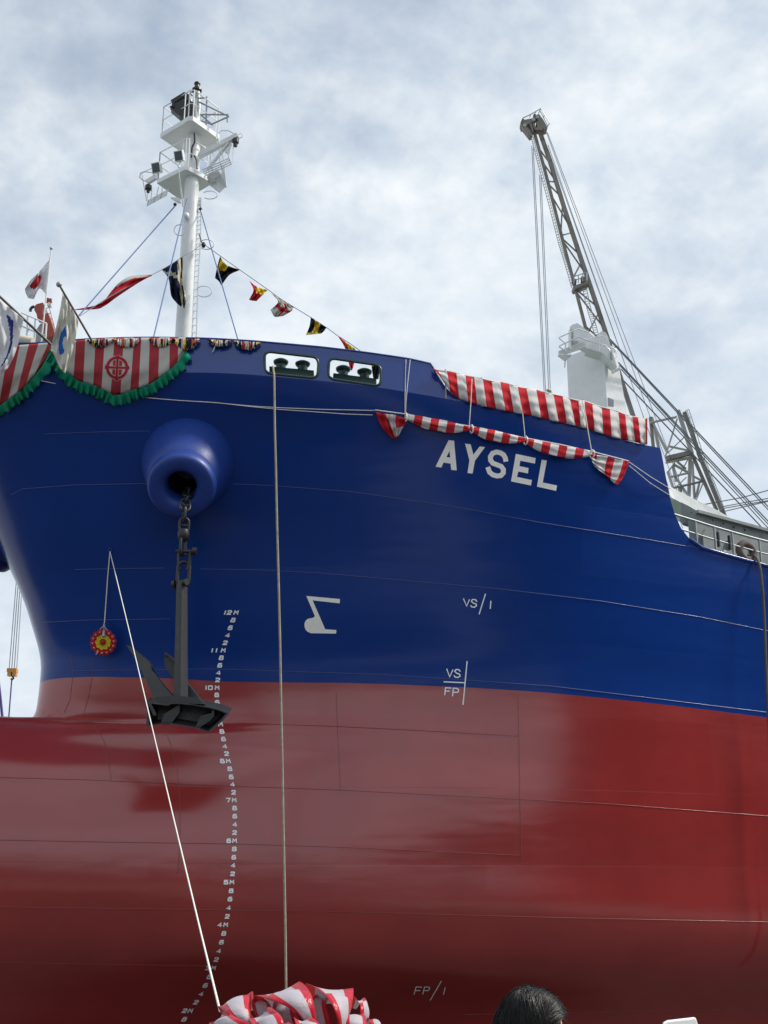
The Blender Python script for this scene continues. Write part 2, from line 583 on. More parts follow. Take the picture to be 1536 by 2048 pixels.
FAR = [(36, 11.4), (50, 12.0), (78, 12.0)]
ROWS = [
    (0.0, 7.0, [(10, .6), (14.2, 1.0), (17.6, 2.6), (21, 4.9), (24.7, 7.0), (28.9, 8.5), (36, 10.2), (50, 11.2), (78, 11.2)]),
    (2.0, 4.5, [(6, 1.0), (8, 1.45), (10, 1.85), (12, 2.3), (14.2, 2.75), (17.6, 4.6), (21, 6.4), (24.7, 7.9), (28.9, 9.0)] + FAR),
    (3.7, 3.2, [(4, 1.2), (6, 2.0), (8, 2.6), (10, 3.1), (12, 3.75), (14.2, 4.68), (17.6, 6.66), (21, 8.2), (24.7, 9.3), (28.9, 10.1)] + FAR),
    (4.8, 3.0, [(4, 1.4), (6, 2.3), (8, 2.8), (10, 3.3), (12, 4.0), (14.2, 4.85), (17.6, 6.85), (21, 8.4), (24.7, 9.5), (28.9, 10.3)] + FAR),
    (5.5, 3.05, [(4, 1.388), (6, 2.288), (8, 2.788), (10, 3.288), (12, 3.988), (14.2, 4.838), (17.6, 6.838), (21, 8.388), (24.7, 9.488), (28.9, 10.288)] + FAR),
    (7.4, 3.8, [(5, 1.2), (6, 1.7), (8, 2.15), (10, 2.7), (12, 3.5), (14.2, 4.5), (17.6, 6.75), (21, 8.4), (24.7, 9.5), (28.9, 10.3)] + FAR),
    (8.3, 5.0, [(6, .8), (8, 1.25), (10, 1.85), (12, 2.8), (14.2, 4.05), (17.6, 6.6), (21, 8.35), (24.7, 9.5), (28.9, 10.3)] + FAR),
    (8.85, 6.5, [(7.5, .45), (9, .8), (10.6, 1.35), (12, 2.25), (14.2, 3.78), (17.6, 6.5), (21, 8.35), (24.7, 9.5), (28.9, 10.3)] + FAR),
    (8.98, 9.2, [(9.9, .4), (10.7, 1.0), (12, 2.05), (13, 2.8), (14.2, 3.66), (17.6, 6.48), (21, 8.35), (24.7, 9.5), (28.9, 10.3)] + FAR),
    (9.1, 10.45, [(11.0, 1.05), (12, 2.0), (13, 2.78), (14.2, 3.6), (17.6, 6.45), (21, 8.35), (24.7, 9.5), (28.9, 10.3)] + FAR),
    (9.5, 10.6, [(11.1, 1.15), (12, 2.05), (13, 2.8), (14.2, 3.5), (17.6, 6.4), (21, 8.35), (24.7, 9.5), (28.9, 10.3)] + FAR),
    (10.5, 10.65, [(11.2, 1.4), (12, 2.25), (13, 3.0), (14.2, 3.66), (17.6, 6.45), (21, 8.4), (24.7, 9.5), (28.9, 10.3)] + FAR),
    (12.0, 10.2, [(10.9, 1.7), (11.8, 2.7), (13, 3.55), (14.2, 4.25), (17.6, 6.9), (21, 8.6), (24.7, 9.6), (28.9, 10.35)] + FAR),
    (14.0, 9.15, [(9.9, 1.95), (11, 3.05), (12.5, 4.1), (14.2, 5.0), (17.6, 7.5), (21, 8.95), (24.7, 9.75), (28.9, 10.45)] + FAR),
    (16.0, 8.0, [(8.8, 2.2), (10, 3.4), (12, 4.8), (14.2, 6.05), (17.6, 8.15), (21, 9.3), (24.7, 9.95), (28.9, 10.5)] + FAR),
    (17.7, 6.8, [(7.6, 2.1), (8.86, 3.6), (10.96, 5.3), (13.7, 6.9), (17.6, 8.7), (21, 9.5), (24.7, 10.05), (28.9, 10.55)] + FAR),
    (20.5, 6.3, [(7.1, 2.1), (8.46, 3.7), (10.7, 5.5), (13.5, 7.1), (17.6, 8.9), (21, 9.6), (24.7, 10.1), (28.9, 10.55)] + FAR),
]


def pchip(x, y, xq):
    x = np.asarray(x, float); y = np.asarray(y, float); xq = np.asarray(xq, float)
    h = np.diff(x); d = np.diff(y) / h
    n = len(x); m = np.zeros(n)
    for i in range(1, n - 1):
        if d[i - 1] * d[i] > 0:
            w1 = 2 * h[i] + h[i - 1]; w2 = h[i] + 2 * h[i - 1]
            m[i] = (w1 + w2) / (w1 / d[i - 1] + w2 / d[i])
    m[0] = d[0]; m[-1] = d[-1]
    k = np.clip(np.searchsorted(x, xq) - 1, 0, n - 2)
    s = (xq - x[k]) / h[k]
    return ((2 * s**3 - 3 * s**2 + 1) * y[k] + (s**3 - 2 * s**2 + s) * h[k] * m[k]
            + (-2 * s**3 + 3 * s**2) * y[k + 1] + (s**3 - s**2) * h[k] * m[k + 1])


S_COL = np.concatenate([np.linspace(0, 1, 26)[:-1]**2 * 2.0, np.arange(2, 15.9, 0.2), np.arange(15.9, 18.6, 0.045),
                        np.arange(18.6, 40, 0.5), np.linspace(40, XEND - 8.0, 14)])
S_COL = np.unique(np.round(S_COL, 4))
NCOL = len(S_COL)
ZL = np.array([r[0] for r in ROWS]); X0 = np.array([r[1] for r in ROWS])
_u = np.clip(S_COL / 14.0, 0, 1); BLEND = _u * _u * (3 - 2 * _u)
XM = 8.0                                                # aft of S = 14 the columns stand upright


def colx(j, x0):
    return x0 + S_COL[j] - (x0 - XM) * BLEND[j]


YT = []
for z, x0, pts in ROWS:
    tt = [0.0] + [math.sqrt((p[0] - x0) / (XEND - x0)) for p in pts]
    xc = np.array([colx(j, x0) for j in range(NCOL)])
    YT.append(pchip(tt, [0.0] + [p[1] for p in pts], np.sqrt(np.clip((xc - x0) / (XEND - x0), 0, 1))))
YT = np.array(YT)                                       # rows x columns


def surf(j, z):
    """hull half-breadth surface: column j at ship height(s) z -> X, Y"""
    x0 = pchip(ZL, X0, z)
    return colx(j, x0), -pchip(ZL, YT[:, j], z)   # port side is -Y


ztmp = np.concatenate([np.arange(0, 8.2, 0.3), np.arange(8.2, 10.6, 0.07), np.arange(10.6, 20.4, 0.25)])


def build_bvh(rows):
    nr = len(rows); nc = len(rows[0])
    vs = [p for r in rows for p in r]
    fs = [(i * nc + j, i * nc + j + 1, (i + 1) * nc + j + 1, (i + 1) * nc + j) for i in range(nr - 1) for j in range(nc - 1)]
    return BVHTree.FromPolygons(vs, fs)


cols = [surf(j, ztmp) for j in range(NCOL)]
rows = [[Vector((cols[j][0][i], cols[j][1][i], zw(z, cols[j][0][i]))) for j in range(NCOL)] for i, z in enumerate(ztmp)]
FULL = build_bvh(rows)


def cast(bvh, px, py):
    d = ray(px, py)
    h = bvh.ray_cast(CAM, d, 500)
    if h[0] is None:
        return None
    n = h[1]
    if n.dot(d) > 0: n = -n
    return h[0], n


# upper edge of the shell: knuckle under the bulwark, forecastle break, main deck edge (from the photograph)
EDGE = [(-60, 752), (60, 749), (200, 745), (370, 745), (440, 746), (500, 749), (570, 755), (635, 761), (700, 768), (760, 775.5), (830, 787), (900, 799), (960, 809),
        (1030, 824), (1100, 839), (1167, 855), (1224, 873), (1256, 882), (1290, 890), (1321, 896), (1326, 922), (1331, 950),
        (1337, 980), (1342, 1003), (1350, 1030), (1362, 1056), (1377, 1075), (1398, 1092), (1430, 1102), (1480, 1116), (1536, 1131)]
ex, ez = [], []
for (px, py) in EDGE:
    h = cast(FULL, px, py)
    if h is None: continue
    X = h[0].x; zs = h[0].z - ZB + TILT * (X - XREF)
    if ex and X <= ex[-1] + 0.02:
        X = ex[-1] + 0.02
    ex.append(X); ez.append(zs)
print('EDGE', [(round(a, 2), round(b, 2)) for a, b in zip(ex, ez)])
ex = [0.0] + ex + [ex[-1] + 8, XEND + 5]; ez = [ez[0] + 0.1] + ez + [ez[-1], ez[-1]]


def ztop(X):
    return float(np.interp(X, ex, ez))


def col_top(j):
    z = 17.5
    for _ in range(60):
        X = float(np.ravel(surf(j, np.array([z]))[0])[0])
        z = 0.5 * z + 0.5 * ztop(X)
    return z


ZTOPC = [col_top(j) for j in range(NCOL)]
low = np.concatenate([np.arange(0, 8.1, 0.3), np.arange(8.1, 10.4, 0.08), np.arange(10.4, 13.0, 0.2)])
NUP = 18
hull_rows = []
for i in range(len(low) + NUP):
    hull_rows.append([None] * NCOL)
for j in range(NCOL):
    zz = np.concatenate([low, 13.0 + (ZTOPC[j] - 13.0) * np.linspace(0, 1, NUP)])
    X, Y = surf(j, zz)
    for i in range(len(zz)):
        hull_rows[i][j] = Vector((X[i], Y[i], zw(zz[i], X[i])))
hb = MB()
BOOT = 10.12
hb.grid(hull_rows)
hb.grid([[Vector((p.x, -p.y, p.z)) for p in r][::-1] for r in hull_rows])
# bottom and stern closing
hb.grid([[p for p in hull_rows[0]], [Vector((p.x, -p.y, p.z)) for p in hull_rows[0]]])
hb.grid([[r[-1] for r in hull_rows], [Vector((r[-1].x, -r[-1].y, r[-1].z)) for r in hull_rows]])


# one hull material: blue topsides over red antifouling, split at a painted line
def two_tone():
    m = hull_paint('blue topsides over red antifouling', (0.0045, 0.035, 0.205), 0.16, (0.007, 0.042, 0.235))
    t = NT(m.node_tree); b = t.n.get('Principled BSDF')
    src = b.inputs['Base Color'].links[0].from_socket
    v = t.add('ShaderNodeTexCoord').outputs['Object']
    sep = t.add('ShaderNodeSeparateXYZ'); t.link(v, sep.inputs[0])
    # height above the keel, parallel to the sloping baseline
    zs = t.math('ADD', sep.outputs[2], t.math('MULTIPLY', sep.outputs[0], TILT))
    off = BOOT + ZB - SHIP.location.z - TILT * (SHIP.location.x - XREF)
    wob = t.math('MULTIPLY', t.math('SUBTRACT', t.noise(v, 1.5, 3, 0.5), 0.5), 0.02)
    f = t.math('GREATER_THAN', t.math('ADD', zs, wob), off)
    n1 = t.noise(v, 0.5, 5, 0.6)
    red = t.ramp(n1, [(0.3, RED_LO), (0.7, RED_HI)])
    c = t.mix(f, red, src)
    t.link(c, b.inputs['Base Color'])
    t.link(t.math('SUBTRACT', 1.78, t.math('MULTIPLY', f, 0.43)), b.inputs['IOR'])   # the red coat is the glossier one
    return m


RED_LO = (0.27, 0.023, 0.022); RED_HI = (0.325, 0.030, 0.028)
M['hull'] = two_tone()
HULL = hb.build('hull', M['hull'], SHIP, smooth=35)
HULLBVH = build_bvh(hull_rows)

# ---- bulwark wall above the knuckle
def knuckle(X):
    pass


KN = [hull_rows[-1][j].copy() for j in range(NCOL)]
KN = [p for p in KN if p.x < ex[20] + 0.6]
kx = np.array([p.x for p in KN]); ky = np.array([p.y for p in KN]); kz = np.array([p.z for p in KN])
# hold the deck level past the forecastle break so that the wall keeps going straight
sel = kx < 24.3
zfit = np.polyfit(kx[sel][-60:], kz[sel][-60:], 1)
kz = np.where(sel, kz, np.polyval(zfit, kx))
ks = np.concatenate([[0], np.cumsum(np.hypot(np.diff(kx), np.diff(ky)))])
LEAN = 0.03


def wall(s, h, side=1):
    """point of the bulwark wall: s along the knuckle from the stem, h above it"""
    x = float(np.interp(s, ks, kx)); y = float(np.interp(s, ks, ky)); z = float(np.interp(s, ks, kz))
    e = 0.05
    tx = float(np.interp(s + e, ks, kx) - np.interp(s - e, ks, kx)); ty = float(np.interp(s + e, ks, ky) - np.interp(s - e, ks, ky))
    L = math.hypot(tx, ty) or 1
    nx, ny = ty / L, -tx / L
    if s < 0.3:
        w_ = s / 0.3; nx, ny = nx * w_ - (1 - w_), ny * w_
    return Vector((x - nx * LEAN * h, (y - ny * LEAN * h) * side, z + h))


sq = np.concatenate([np.linspace(0, 2, 30)[:-1], np.arange(2, ks[-1], 0.2), [ks[-1]]])
wrows = [[wall(s, h) for s in sq] for h in np.arange(-0.0, 3.6, 0.3)]
WALL = build_bvh(wrows)


def wall_sh(px, py):
    h = cast(WALL, px, py)
    if h is None: return None
    p = h[0]
    # nearest station
    best = min(range(len(sq)), key=lambda i: (wall(sq[i], p.z - float(np.interp(sq[i], ks, kz))) - p).length)
    s0 = sq[best]
    for step in (0.1, 0.03, 0.01):
        c = [(abs((wall(s, p.z - float(np.interp(s, ks, kz))) - p).length), s) for s in (s0 - 3 * step, s0 - 2 * step, s0 - step, s0, s0 + step, s0 + 2 * step, s0 + 3 * step) if s >= 0]
        s0 = min(c)[1]
    return s0, p.z - float(np.interp(s0, ks, kz))


def hit(px, py, off=0.0):
    """nearest ship surface (shell or bulwark) under a pixel"""
    a = cast(HULLBVH, px, py); b = cast(WALL, px, py)
    c = [x for x in (a, b) if x is not None]
    if not c:
        return None
    p, n = min(c, key=lambda x: (x[0] - CAM).length)
    return p + n * off, n


TOPB = [(-40, 690), (40, 687), (105, 684), (180, 678), (240, 676), (300, 675), (400, 676.5), (470, 680), (540, 685), (640, 694), (700, 701), (760, 709), (820, 718), (861, 727),
        (867, 736), (877, 755), (888, 773), (901, 787), (918, 797), (950, 806)]
tb = [wall_sh(*p) for p in TOPB]
tb = [q for q in tb if q]
print('TOPB', [(round(a, 2), round(b, 2)) for a, b in tb])
ts = [0.0] + [q[0] for q in tb]; th = [tb[0][1] + 0.02] + [q[1] for q in tb]
SENDB = ts[-1]


def rrect_px(c4, r=0.2, n=5):
    """rounded quadrilateral in pixels from 4 corners (tl,tr,br,bl)"""
    out = []
    for i in range(4):
        p = np.array(c4[i], float); a = np.array(c4[i - 1], float); b = np.array(c4[(i + 1) % 4], float)
        h_ = min(np.linalg.norm(a - p), np.linalg.norm(b - p)) * r * 2
        pa = p + (a - p) / np.linalg.norm(a - p) * h_; pb = p + (b - p) / np.linalg.norm(b - p) * h_
        for k in range(n + 1):
            t_ = k / n
            out.append(tuple((1 - t_)**2 * pa + 2 * t_ * (1 - t_) * p + t_**2 * pb))
    return out


WIN1 = [(529, 702.5), (637, 715), (635, 757), (530, 746.5)]
WIN2 = [(658, 716), (762, 731), (761, 773), (657, 757.5)]
WPOLY = [[wall_sh(*p) for p in rrect_px(w_, 0.16)] for w_ in (WIN1, WIN2)]


def in_poly(x, y, poly):
    c = False; n = len(poly)
    for i in range(n):
        x1, y1 = poly[i]; x2, y2 = poly[i - 1]
        if (y1 > y) != (y2 > y) and x < (x2 - x1) * (y - y1) / (y2 - y1) + x1: c = not c
    return c


def bulwark_mesh(side):
    # boundary in (s,h)
    sb = np.arange(0, SENDB, 0.18)
    bottom = [(s, 0.0) for s in sb] + [(SENDB, 0.0)]
    top = [(s, max(0.02, float(np.interp(s, ts, th)))) for s in sb]
    extra = [(q[0], q[1]) for q in tb[-8:-1]]
    top = sorted(set(top + [e for e in extra]), key=lambda q: q[0])
    if top[-1][0] >= SENDB - 1e-4: top.pop()
    loop = bottom + top[::-1]
    pts = [Vector(p) for p in loop]
    edges = [(i, (i + 1) % len(loop)) for i in range(len(loop))]
    for w_ in WPOLY:
        b0 = len(pts); pts += [Vector(p) for p in w_]
        edges += [(b0 + i, b0 + (i + 1) % len(w_)) for i in range(len(w_))]
    for s in np.arange(0.1, SENDB, 0.25):
        hm = float(np.interp(s, ts, th))
        for h_ in np.arange(0.15, hm - 0.08, 0.2):
            if any(in_poly(s, h_, w_) for w_ in WPOLY): continue
            if min(math.hypot(s - q[0], h_ - q[1]) for w_ in WPOLY for q in w_) < 0.05: continue
            pts.append(Vector((s, h_)))
    vo, eo, fo, *_ = delaunay_2d_cdt(pts, edges, [], 1, 1e-5)
    b = MB()
    b.verts([wall(v.x, v.y, side) for v in vo])
    for f in fo:
        c = sum((vo[i] for i in f), Vector((0, 0))) / len(f)
        if any(in_poly(c.x, c.y, w_) for w_ in WPOLY): continue
        if c.y > float(np.interp(c.x, ts, th)) + 0.02: continue
        b.face(f)
    return b


for side in (1, -1):
    o = bulwark_mesh(side).build('bulwark', M['blue'], SHIP, smooth=40)
    # rolled edge bar along the top
    eb = MB()
    eb.tube([wall(s, float(np.interp(s, ts, th)), side) for s in list(np.linspace(0.02, ts[-8] - .1, 110))] + [wall(s, h_, side) for s, h_ in zip(ts[-8:], th[-8:])], 0.026, 6)
    eb.build('edge_bar', M['bluetrim'], o, smooth=60)
    for w_ in WPOLY:
        fb = MB()
        nn = len(w_)
        ring = []
        for (s, h_) in w_: ring.append(wall(s, h_, side))
        fb.tube(ring, 0.036, 8, closed=True)
        fb.build('window_frame', M['green'], o, smooth=60)

# decks
dk = MB()
fr = [p for p in KN if p.x < 24.6]
dk.grid([[Vector((p.x + 0.05, p.y + 0.04, float(np.interp(p.x, kx, kz)) - 0.02)) for p in fr], [Vector((p.x + 0.05, -p.y - 0.04, float(np.interp(p.x, kx, kz)) - 0.02)) for p in fr]])
dk.build('forecastle_deck', M['deck'], SHIP)
dk = MB()
mr = [hull_rows[-1][j] for j in range(NCOL) if hull_rows[-1][j].x > 25.6]
dk.grid([[Vector((p.x, p.y + 0.03, p.z - 0.12)) for p in mr], [Vector((p.x, -p.y - 0.03, p.z - 0.12)) for p in mr]])
a_ = mr[0]; zt_ = float(np.interp(24.5, kx, kz))
dk.poly([(24.55, -9.6, zw(14.0, 24.5)), (24.55, 9.6, zw(14.0, 24.5)), (24.55, 9.6, zt_ - 0.05), (24.55, -9.6, zt_ - 0.05)])
dk.build('main_deck', M['deck'], SHIP)
# ------------------------------------------------------------------ painted marks on the shell
def zpts(pts, ox, oy, f):
    return [(ox + x / f, oy + y / f) for x, y in pts]


def on_hull(px, py, off):
    h = cast(HULLBVH, px, py)
    return h[0] + h[1] * off


class Decal:
    """flat paint laid on the shell: polygons and strokes given in photograph pixels"""
    def __init__(self, off=0.012):
        self.b = MB(); self.off = off

    def area(self, outer, holes=(), step=6.0):
        loops = [outer] + list(holes)
        pts = []; edges = []
        for lp in loops:
            dense = []
            for i in range(len(lp)):
                a = np.array(lp[i], float); c = np.array(lp[(i + 1) % len(lp)], float)
                k = max(1, int(np.linalg.norm(c - a) / step))
                dense += [tuple(a + (c - a) * q / k) for q in range(k)]
            b0 = len(pts); pts += dense
            edges += [(b0 + i, b0 + (i + 1) % len(dense)) for i in range(len(dense))]
        vo, eo, fo, *_ = delaunay_2d_cdt([Vector(p) for p in pts], edges, [], 1, 1e-4)
        n = self.b.verts([on_hull(v.x, v.y, self.off) for v in vo])
        for f in fo:
            c = sum((vo[i] for i in f), Vector((0, 0))) / len(f)
            if not in_poly(c.x, c.y, outer): continue
            if any(in_poly(c.x, c.y, h) for h in holes): continue
            self.b.face([n + i for i in f])

    def stroke(self, pts, w, closed=False):
        pts = [np.array(p, float) for p in pts]
        if closed: pts = pts + [pts[0]]
        m = len(pts)
        L = []; R = []
        for i in range(m):
            if closed and i in (0, m - 1):
                d0 = pts[0] - pts[m - 2]; d1 = pts[1] - pts[0]
            else:
                d0 = pts[i] - pts[i - 1] if i else pts[1] - pts[0]
                d1 = pts[i + 1] - pts[i] if i < m - 1 else pts[i] - pts[i - 1]
            d0 = d0 / (np.linalg.norm(d0) + 1e-9); d1 = d1 / (np.linalg.norm(d1) + 1e-9)
            n0 = np.array([-d0[1], d0[0]]); n1 = np.array([-d1[1], d1[0]])
            nb = n0 + n1; nb = nb / (np.linalg.norm(nb) + 1e-9)
            k = min(1.6, 1.0 / max(0.3, nb.dot(n0)))
            e = np.zeros(2)
            if not closed:
                if i == 0: e = -d0 * w * 0.25
                if i == m - 1: e = d1 * w * 0.25
            L.append(pts[i] + nb * w / 2 * k + e); R.append(pts[i] - nb * w / 2 * k + e)
        for i in range(m - 1):
            k = max(1, int(np.linalg.norm(pts[i + 1] - pts[i]) / 8))
            for q in range(k):
                a, c = q / k, (q + 1) / k
                quad = [L[i] + (L[i + 1] - L[i]) * a, L[i] + (L[i + 1] - L[i]) * c, R[i] + (R[i + 1] - R[i]) * c, R[i] + (R[i + 1] - R[i]) * a]
                self.b.poly([on_hull(p[0], p[1], self.off) for p in quad])

    def build(self, name, mat, parent=None):
        return self.b.build(name, mat, parent or SHIP)


def arc(cx, cy, rx, ry, a0, a1, n=10):
    return [(cx + rx * math.cos(math.radians(a0 + (a1 - a0) * i / n)), cy + ry * math.sin(math.radians(a0 + (a1 - a0) * i / n))) for i in range(n + 1)]


Z = lambda pts: zpts(pts, 860, 860, 5.689)
nm = thing('_', (0, 0, 0), None, None)
bpy.data.objects.remove(nm)
d = Decal()
d.area(Z([(62, 418), (210, 115), (272, 122), (303, 460), (240, 455), (233, 383), (152, 370), (128, 428)]), [Z([(220, 238), (229, 315), (186, 309)])])
d.build('name_letter', M['mark'])
d = Decal(); d.area(Z([(398, 155), (460, 163), (492, 280), (565, 187), (625, 195), (510, 350), (482, 497), (425, 490), (447, 345)])); d.build('name_letter', M['mark'])
d = Decal()
d.stroke(Z([(860, 347), (855, 318), (835, 283), (800, 260), (755, 251), (710, 265), (685, 305), (688, 345), (712, 378), (760, 396), (808, 415), (833, 450), (832, 490), (805, 519), (762, 524),
            (712, 510), (676, 480), (660, 435)]), 55 / 5.689)
d.build('name_letter', M['mark'])
d = Decal(); d.area(Z([(975, 272), (1200, 320), (1192, 383), (1025, 350), (1016, 412), (1120, 433), (1112, 495), (1003, 473), (988, 535), (1157, 570), (1147, 632), (920, 585)])); d.build('name_letter', M['mark'])
d = Decal(); d.area(Z([(1268, 340), (1328, 347), (1280, 598), (1443, 632), (1432, 693), (1215, 645)])); d.build('name_letter', M['mark'])

# bulbous bow symbol
Z2 = lambda pts: zpts(pts, 580, 1150, 3.2)
d = Decal()
d.area(Z2([(105, 134), (320, 154), (318, 181), (145, 162), (226, 347), (297, 352), (296, 375), (133, 372), (112, 362), (98, 346), (93, 328), (93, 310), (100, 293), (113, 281), (135, 276), (152, 272), (159, 262), (152, 244)]))
d.build('bulb_symbol', M['mark'])

Z3 = lambda pts: zpts(pts, 820, 1900, 2.477)
for zf, wd, chars in (
        (Z2, 2.3, [('stencil_letter', [[(1110, 152), (1130, 199), (1148, 157)]]),
                   ('stencil_letter', [[(1195, 170), (1187, 158), (1167, 157), (1160, 168), (1172, 180), (1190, 185), (1193, 197), (1180, 206), (1163, 205), (1156, 196)]]),
                   ('stencil_slash', [[(1250, 122), (1210, 250)]]), ('stencil_bar', [[(1285, 167), (1281, 215)]]),
                   ('stencil_letter', [[(1003, 602), (1022, 652), (1042, 607)]]),
                   ('stencil_letter', [[(1089, 617), (1080, 606), (1062, 605), (1054, 617), (1066, 629), (1085, 635), (1088, 647), (1074, 656), (1056, 653), (1050, 644)]]),
                   ('stencil_cross', [[(985, 684), (1120, 690)], [(1133, 553), (1107, 830)]]),
                   ('stencil_letter', [[(990, 768), (995, 722), (1030, 724)], [(991, 743), (1020, 744)]]),
                   ('stencil_letter', [[(1040, 775), (1045, 725), (1068, 726), (1079, 734), (1077, 747), (1066, 752), (1042, 750)]])]),
        (Z3, 1.6, [('stencil_letter', [[(20, 218), (30, 181), (58, 182)], [(24, 199), (50, 199)]]), ('stencil_letter', [[(63, 217), (72, 181), (94, 182), (98, 188), (90, 199), (66, 199)]]),
                   ('stencil_slash', [[(155, 152), (100, 247)]]), ('stencil_bar', [[(174, 184), (166, 218)]])])):
    for nme, sts in chars:
        d = Decal()
        for s_ in sts: d.stroke(zf(s_), wd)
        d.build(nme, M['markthin'])

GLY = {
    '1': [[(.5, 0), (.5, 1)]],
    '2': [[(.05, .78), (.15, 1), (.85, 1), (1, .82), (.9, .55), (.1, .2), (0, 0), (1, 0)]],
    '3': [[(.05, .95), (.9, 1), (.95, .65), (.45, .52), (1, .4), (.9, .02), (0, .03)]],
    '4': [[(.72, 0), (.72, 1), (0, .3), (1, .3)]],
    '5': [[(.95, 1), (.1, 1), (.06, .55), (.85, .58), (1, .4), (1, .15), (.85, 0), (0, .04)]],
    '6': [[(.95, .95), (.3, 1), (.08, .75), (0, .2), (.12, 0), (.88, 0), (1, .2), (1, .38), (.88, .55), (.06, .5)]],
    '7': [[(0, 1), (1, 1), (.4, 0)]],
    '8': [[(.15, .52), (.08, .88), (.2, 1), (.8, 1), (.92, .88), (.85, .52), (.15, .52), (0, .38), (0, .12), (.12, 0), (.88, 0), (1, .12), (1, .38), (.85, .52)]],
    '9': [[(.05, .05), (.7, 0), (.92, .25), (1, .8), (.88, 1), (.12, 1), (0, .8), (0, .62), (.12, .45), (.94, .5)]],
    '0': [[(.1, 0), (.9, 0), (1, .1), (1, .9), (.9, 1), (.1, 1), (0, .9), (0, .1), (.1, 0)]],
    'M': [[(0, 0), (.06, 1), (.5, .45), (.94, 1), (1, 0)]],
}
DM = [('12M', 472.5, 1225), ('8', 466.3, 1240), ('6', 460.7, 1255.3), ('4', 455.3, 1270.4), ('2', 450.5, 1285.6), ('11M', 446.7, 1300.6), ('8', 442.7, 1315.5), ('6', 439.7, 1330.5),
      ('4', 437, 1345.5), ('2', 435.4, 1360), ('10M', 434.4, 1375.4), ('8', 433.5, 1390), ('6', 434.4, 1404.6), ('4', 436, 1420), ('2', 438, 1434), ('9M', 441, 1449),
      ('8', 443.8, 1463.4), ('6', 446.8, 1478.3), ('4', 449.7, 1493), ('2', 453.2, 1507.8), ('8M', 456.4, 1522.5), ('8', 459.6, 1538), ('6', 462.2, 1554), ('4', 465, 1569), ('2', 467.2, 1585),
      ('7M', 468.4, 1600.4), ('8', 469.2, 1616.4), ('6', 469.5, 1632.4), ('4', 469.5, 1649), ('2', 469.2, 1665.4), ('6M', 469.2, 1681.6), ('8', 468.6, 1698), ('6', 467.5, 1714.5),
      ('4', 466.3, 1730.8), ('2', 465.1, 1747.7), ('5M', 463.7, 1764.4), ('8', 462.2, 1781.6), ('6', 460, 1798), ('4', 457.3, 1815.5), ('2', 454.6, 1832.7), ('4M', 451.4, 1849.3),
      ('8', 447.6, 1866.5), ('6', 443, 1884), ('4', 437.7, 1901.5), ('2', 432.7, 1918.5), ('3M', 427.2, 1935.4), ('8', 418.7, 1953), ('6', 410.9, 1970), ('4', 402.4, 1987),
      ('2', 391.9, 2004), ('2M', 381, 2021), ('8', 368.5, 2038), ('6', 358, 2055)]
for i, (txt, cx, cy) in enumerate(DM):
    a = DM[max(0, i - 2)]; c = DM[min(len(DM) - 1, i + 2)]
    shear = -(c[1] - a[1]) / (c[2] - a[2]) * 0.85
    gw, gh = 7.4, 7.0
    x = cx
    for k, ch in enumerate(reversed(txt)):
        if k == 1: x -= 11.8 if len(txt) == 2 else 13.6
        if k == 2: x -= 8.6
        dd = Decal(0.010)
        for st in GLY[ch]:
            dd.stroke([(x + (u - .5) * gw + (v - .5) * gh * shear, cy - (v - .5) * gh) for u, v in st], 2.5)
        dd.build('draft_mark', M['markthin'])

# ------------------------------------------------------------------ weld seams, slightly proud of the plates
M['weld'] = paint('weld bead over blue with sky sheen', (0.06, 0.085, 0.25), 0.35, var=0.1)  # bead colour lightened to stand in for sky reflection
M['weldred'] = paint('weld bead over red', (0.24, 0.05, 0.045), 0.35, var=0.1)


def seam(pts, mat, r=0.010):
    out = []
    for i in range(len(pts) - 1):
        a = np.array(pts[i], float); c = np.array(pts[i + 1], float)
        k = max(2, int(np.linalg.norm(c - a) / 10))
        for q in range(k if i < len(pts) - 2 else k + 1):
            p = a + (c - a) * q / k
            h = cast(HULLBVH, p[0], p[1])
            if h: out.append(h[0] + h[1] * 0.002)
    b = MB(); b.tube(out, r, 5)
    b.build('weld_seam', mat, SHIP, smooth=80)


for pts in ([(90, 868), (200, 864), (300, 862)], [(22, 990), (45, 978), (150, 970), (300, 967)], [(466, 968), (540, 971), (700, 983), (900, 1012), (1080, 1045), (1300, 1080), (1400, 1097)],
            [(150, 1139), (330, 1136)], [(400, 1138), (520, 1140), (640, 1146), (800, 1160), (1000, 1178), (1200, 1202), (1400, 1234), (1536, 1262)],
            [(85, 1245), (180, 1240), (340, 1238)],
            [(110, 1343), (250, 1340), (440, 1338), (640, 1345), (760, 1349), (900, 1358), (1100, 1372), (1300, 1396), (1536, 1425)]):
    seam(pts, M['weld'], 0.010)
for pts in ([(0, 1680), (210, 1684), (480, 1688), (700, 1695), (1040, 1711)], [(470, 1446), (680, 1453), (860, 1462), (1038, 1472)], [(0, 1555), (180, 1560), (420, 1571), (680, 1580), (1040, 1598), (1220, 1608), (1536, 1632)],
            [(0, 1814), (300, 1818), (700, 1824), (1100, 1835), (1536, 1844)],
            [(0, 1925), (300, 1930), (420, 1932)], [(930, 2029), (1150, 2026), (1536, 2020)],
            [(140, 1310), (147, 1340), (140, 1400), (128, 1426)], [(187, 1320), (186, 1345), (178, 1390), (168, 1426)],
            [(190, 1455), (207, 1480), (216, 1510), (222, 1560)], [(325, 1450), (342, 1490), (354, 1540), (360, 1600), (360, 1680), (356, 1750)],
            [(672, 1385), (675, 1460), (681, 1580)], [(1036, 1395), (1038, 1472), (1040, 1600), (1043, 1720)]):
    seam(pts, M['weldred'], 0.008)

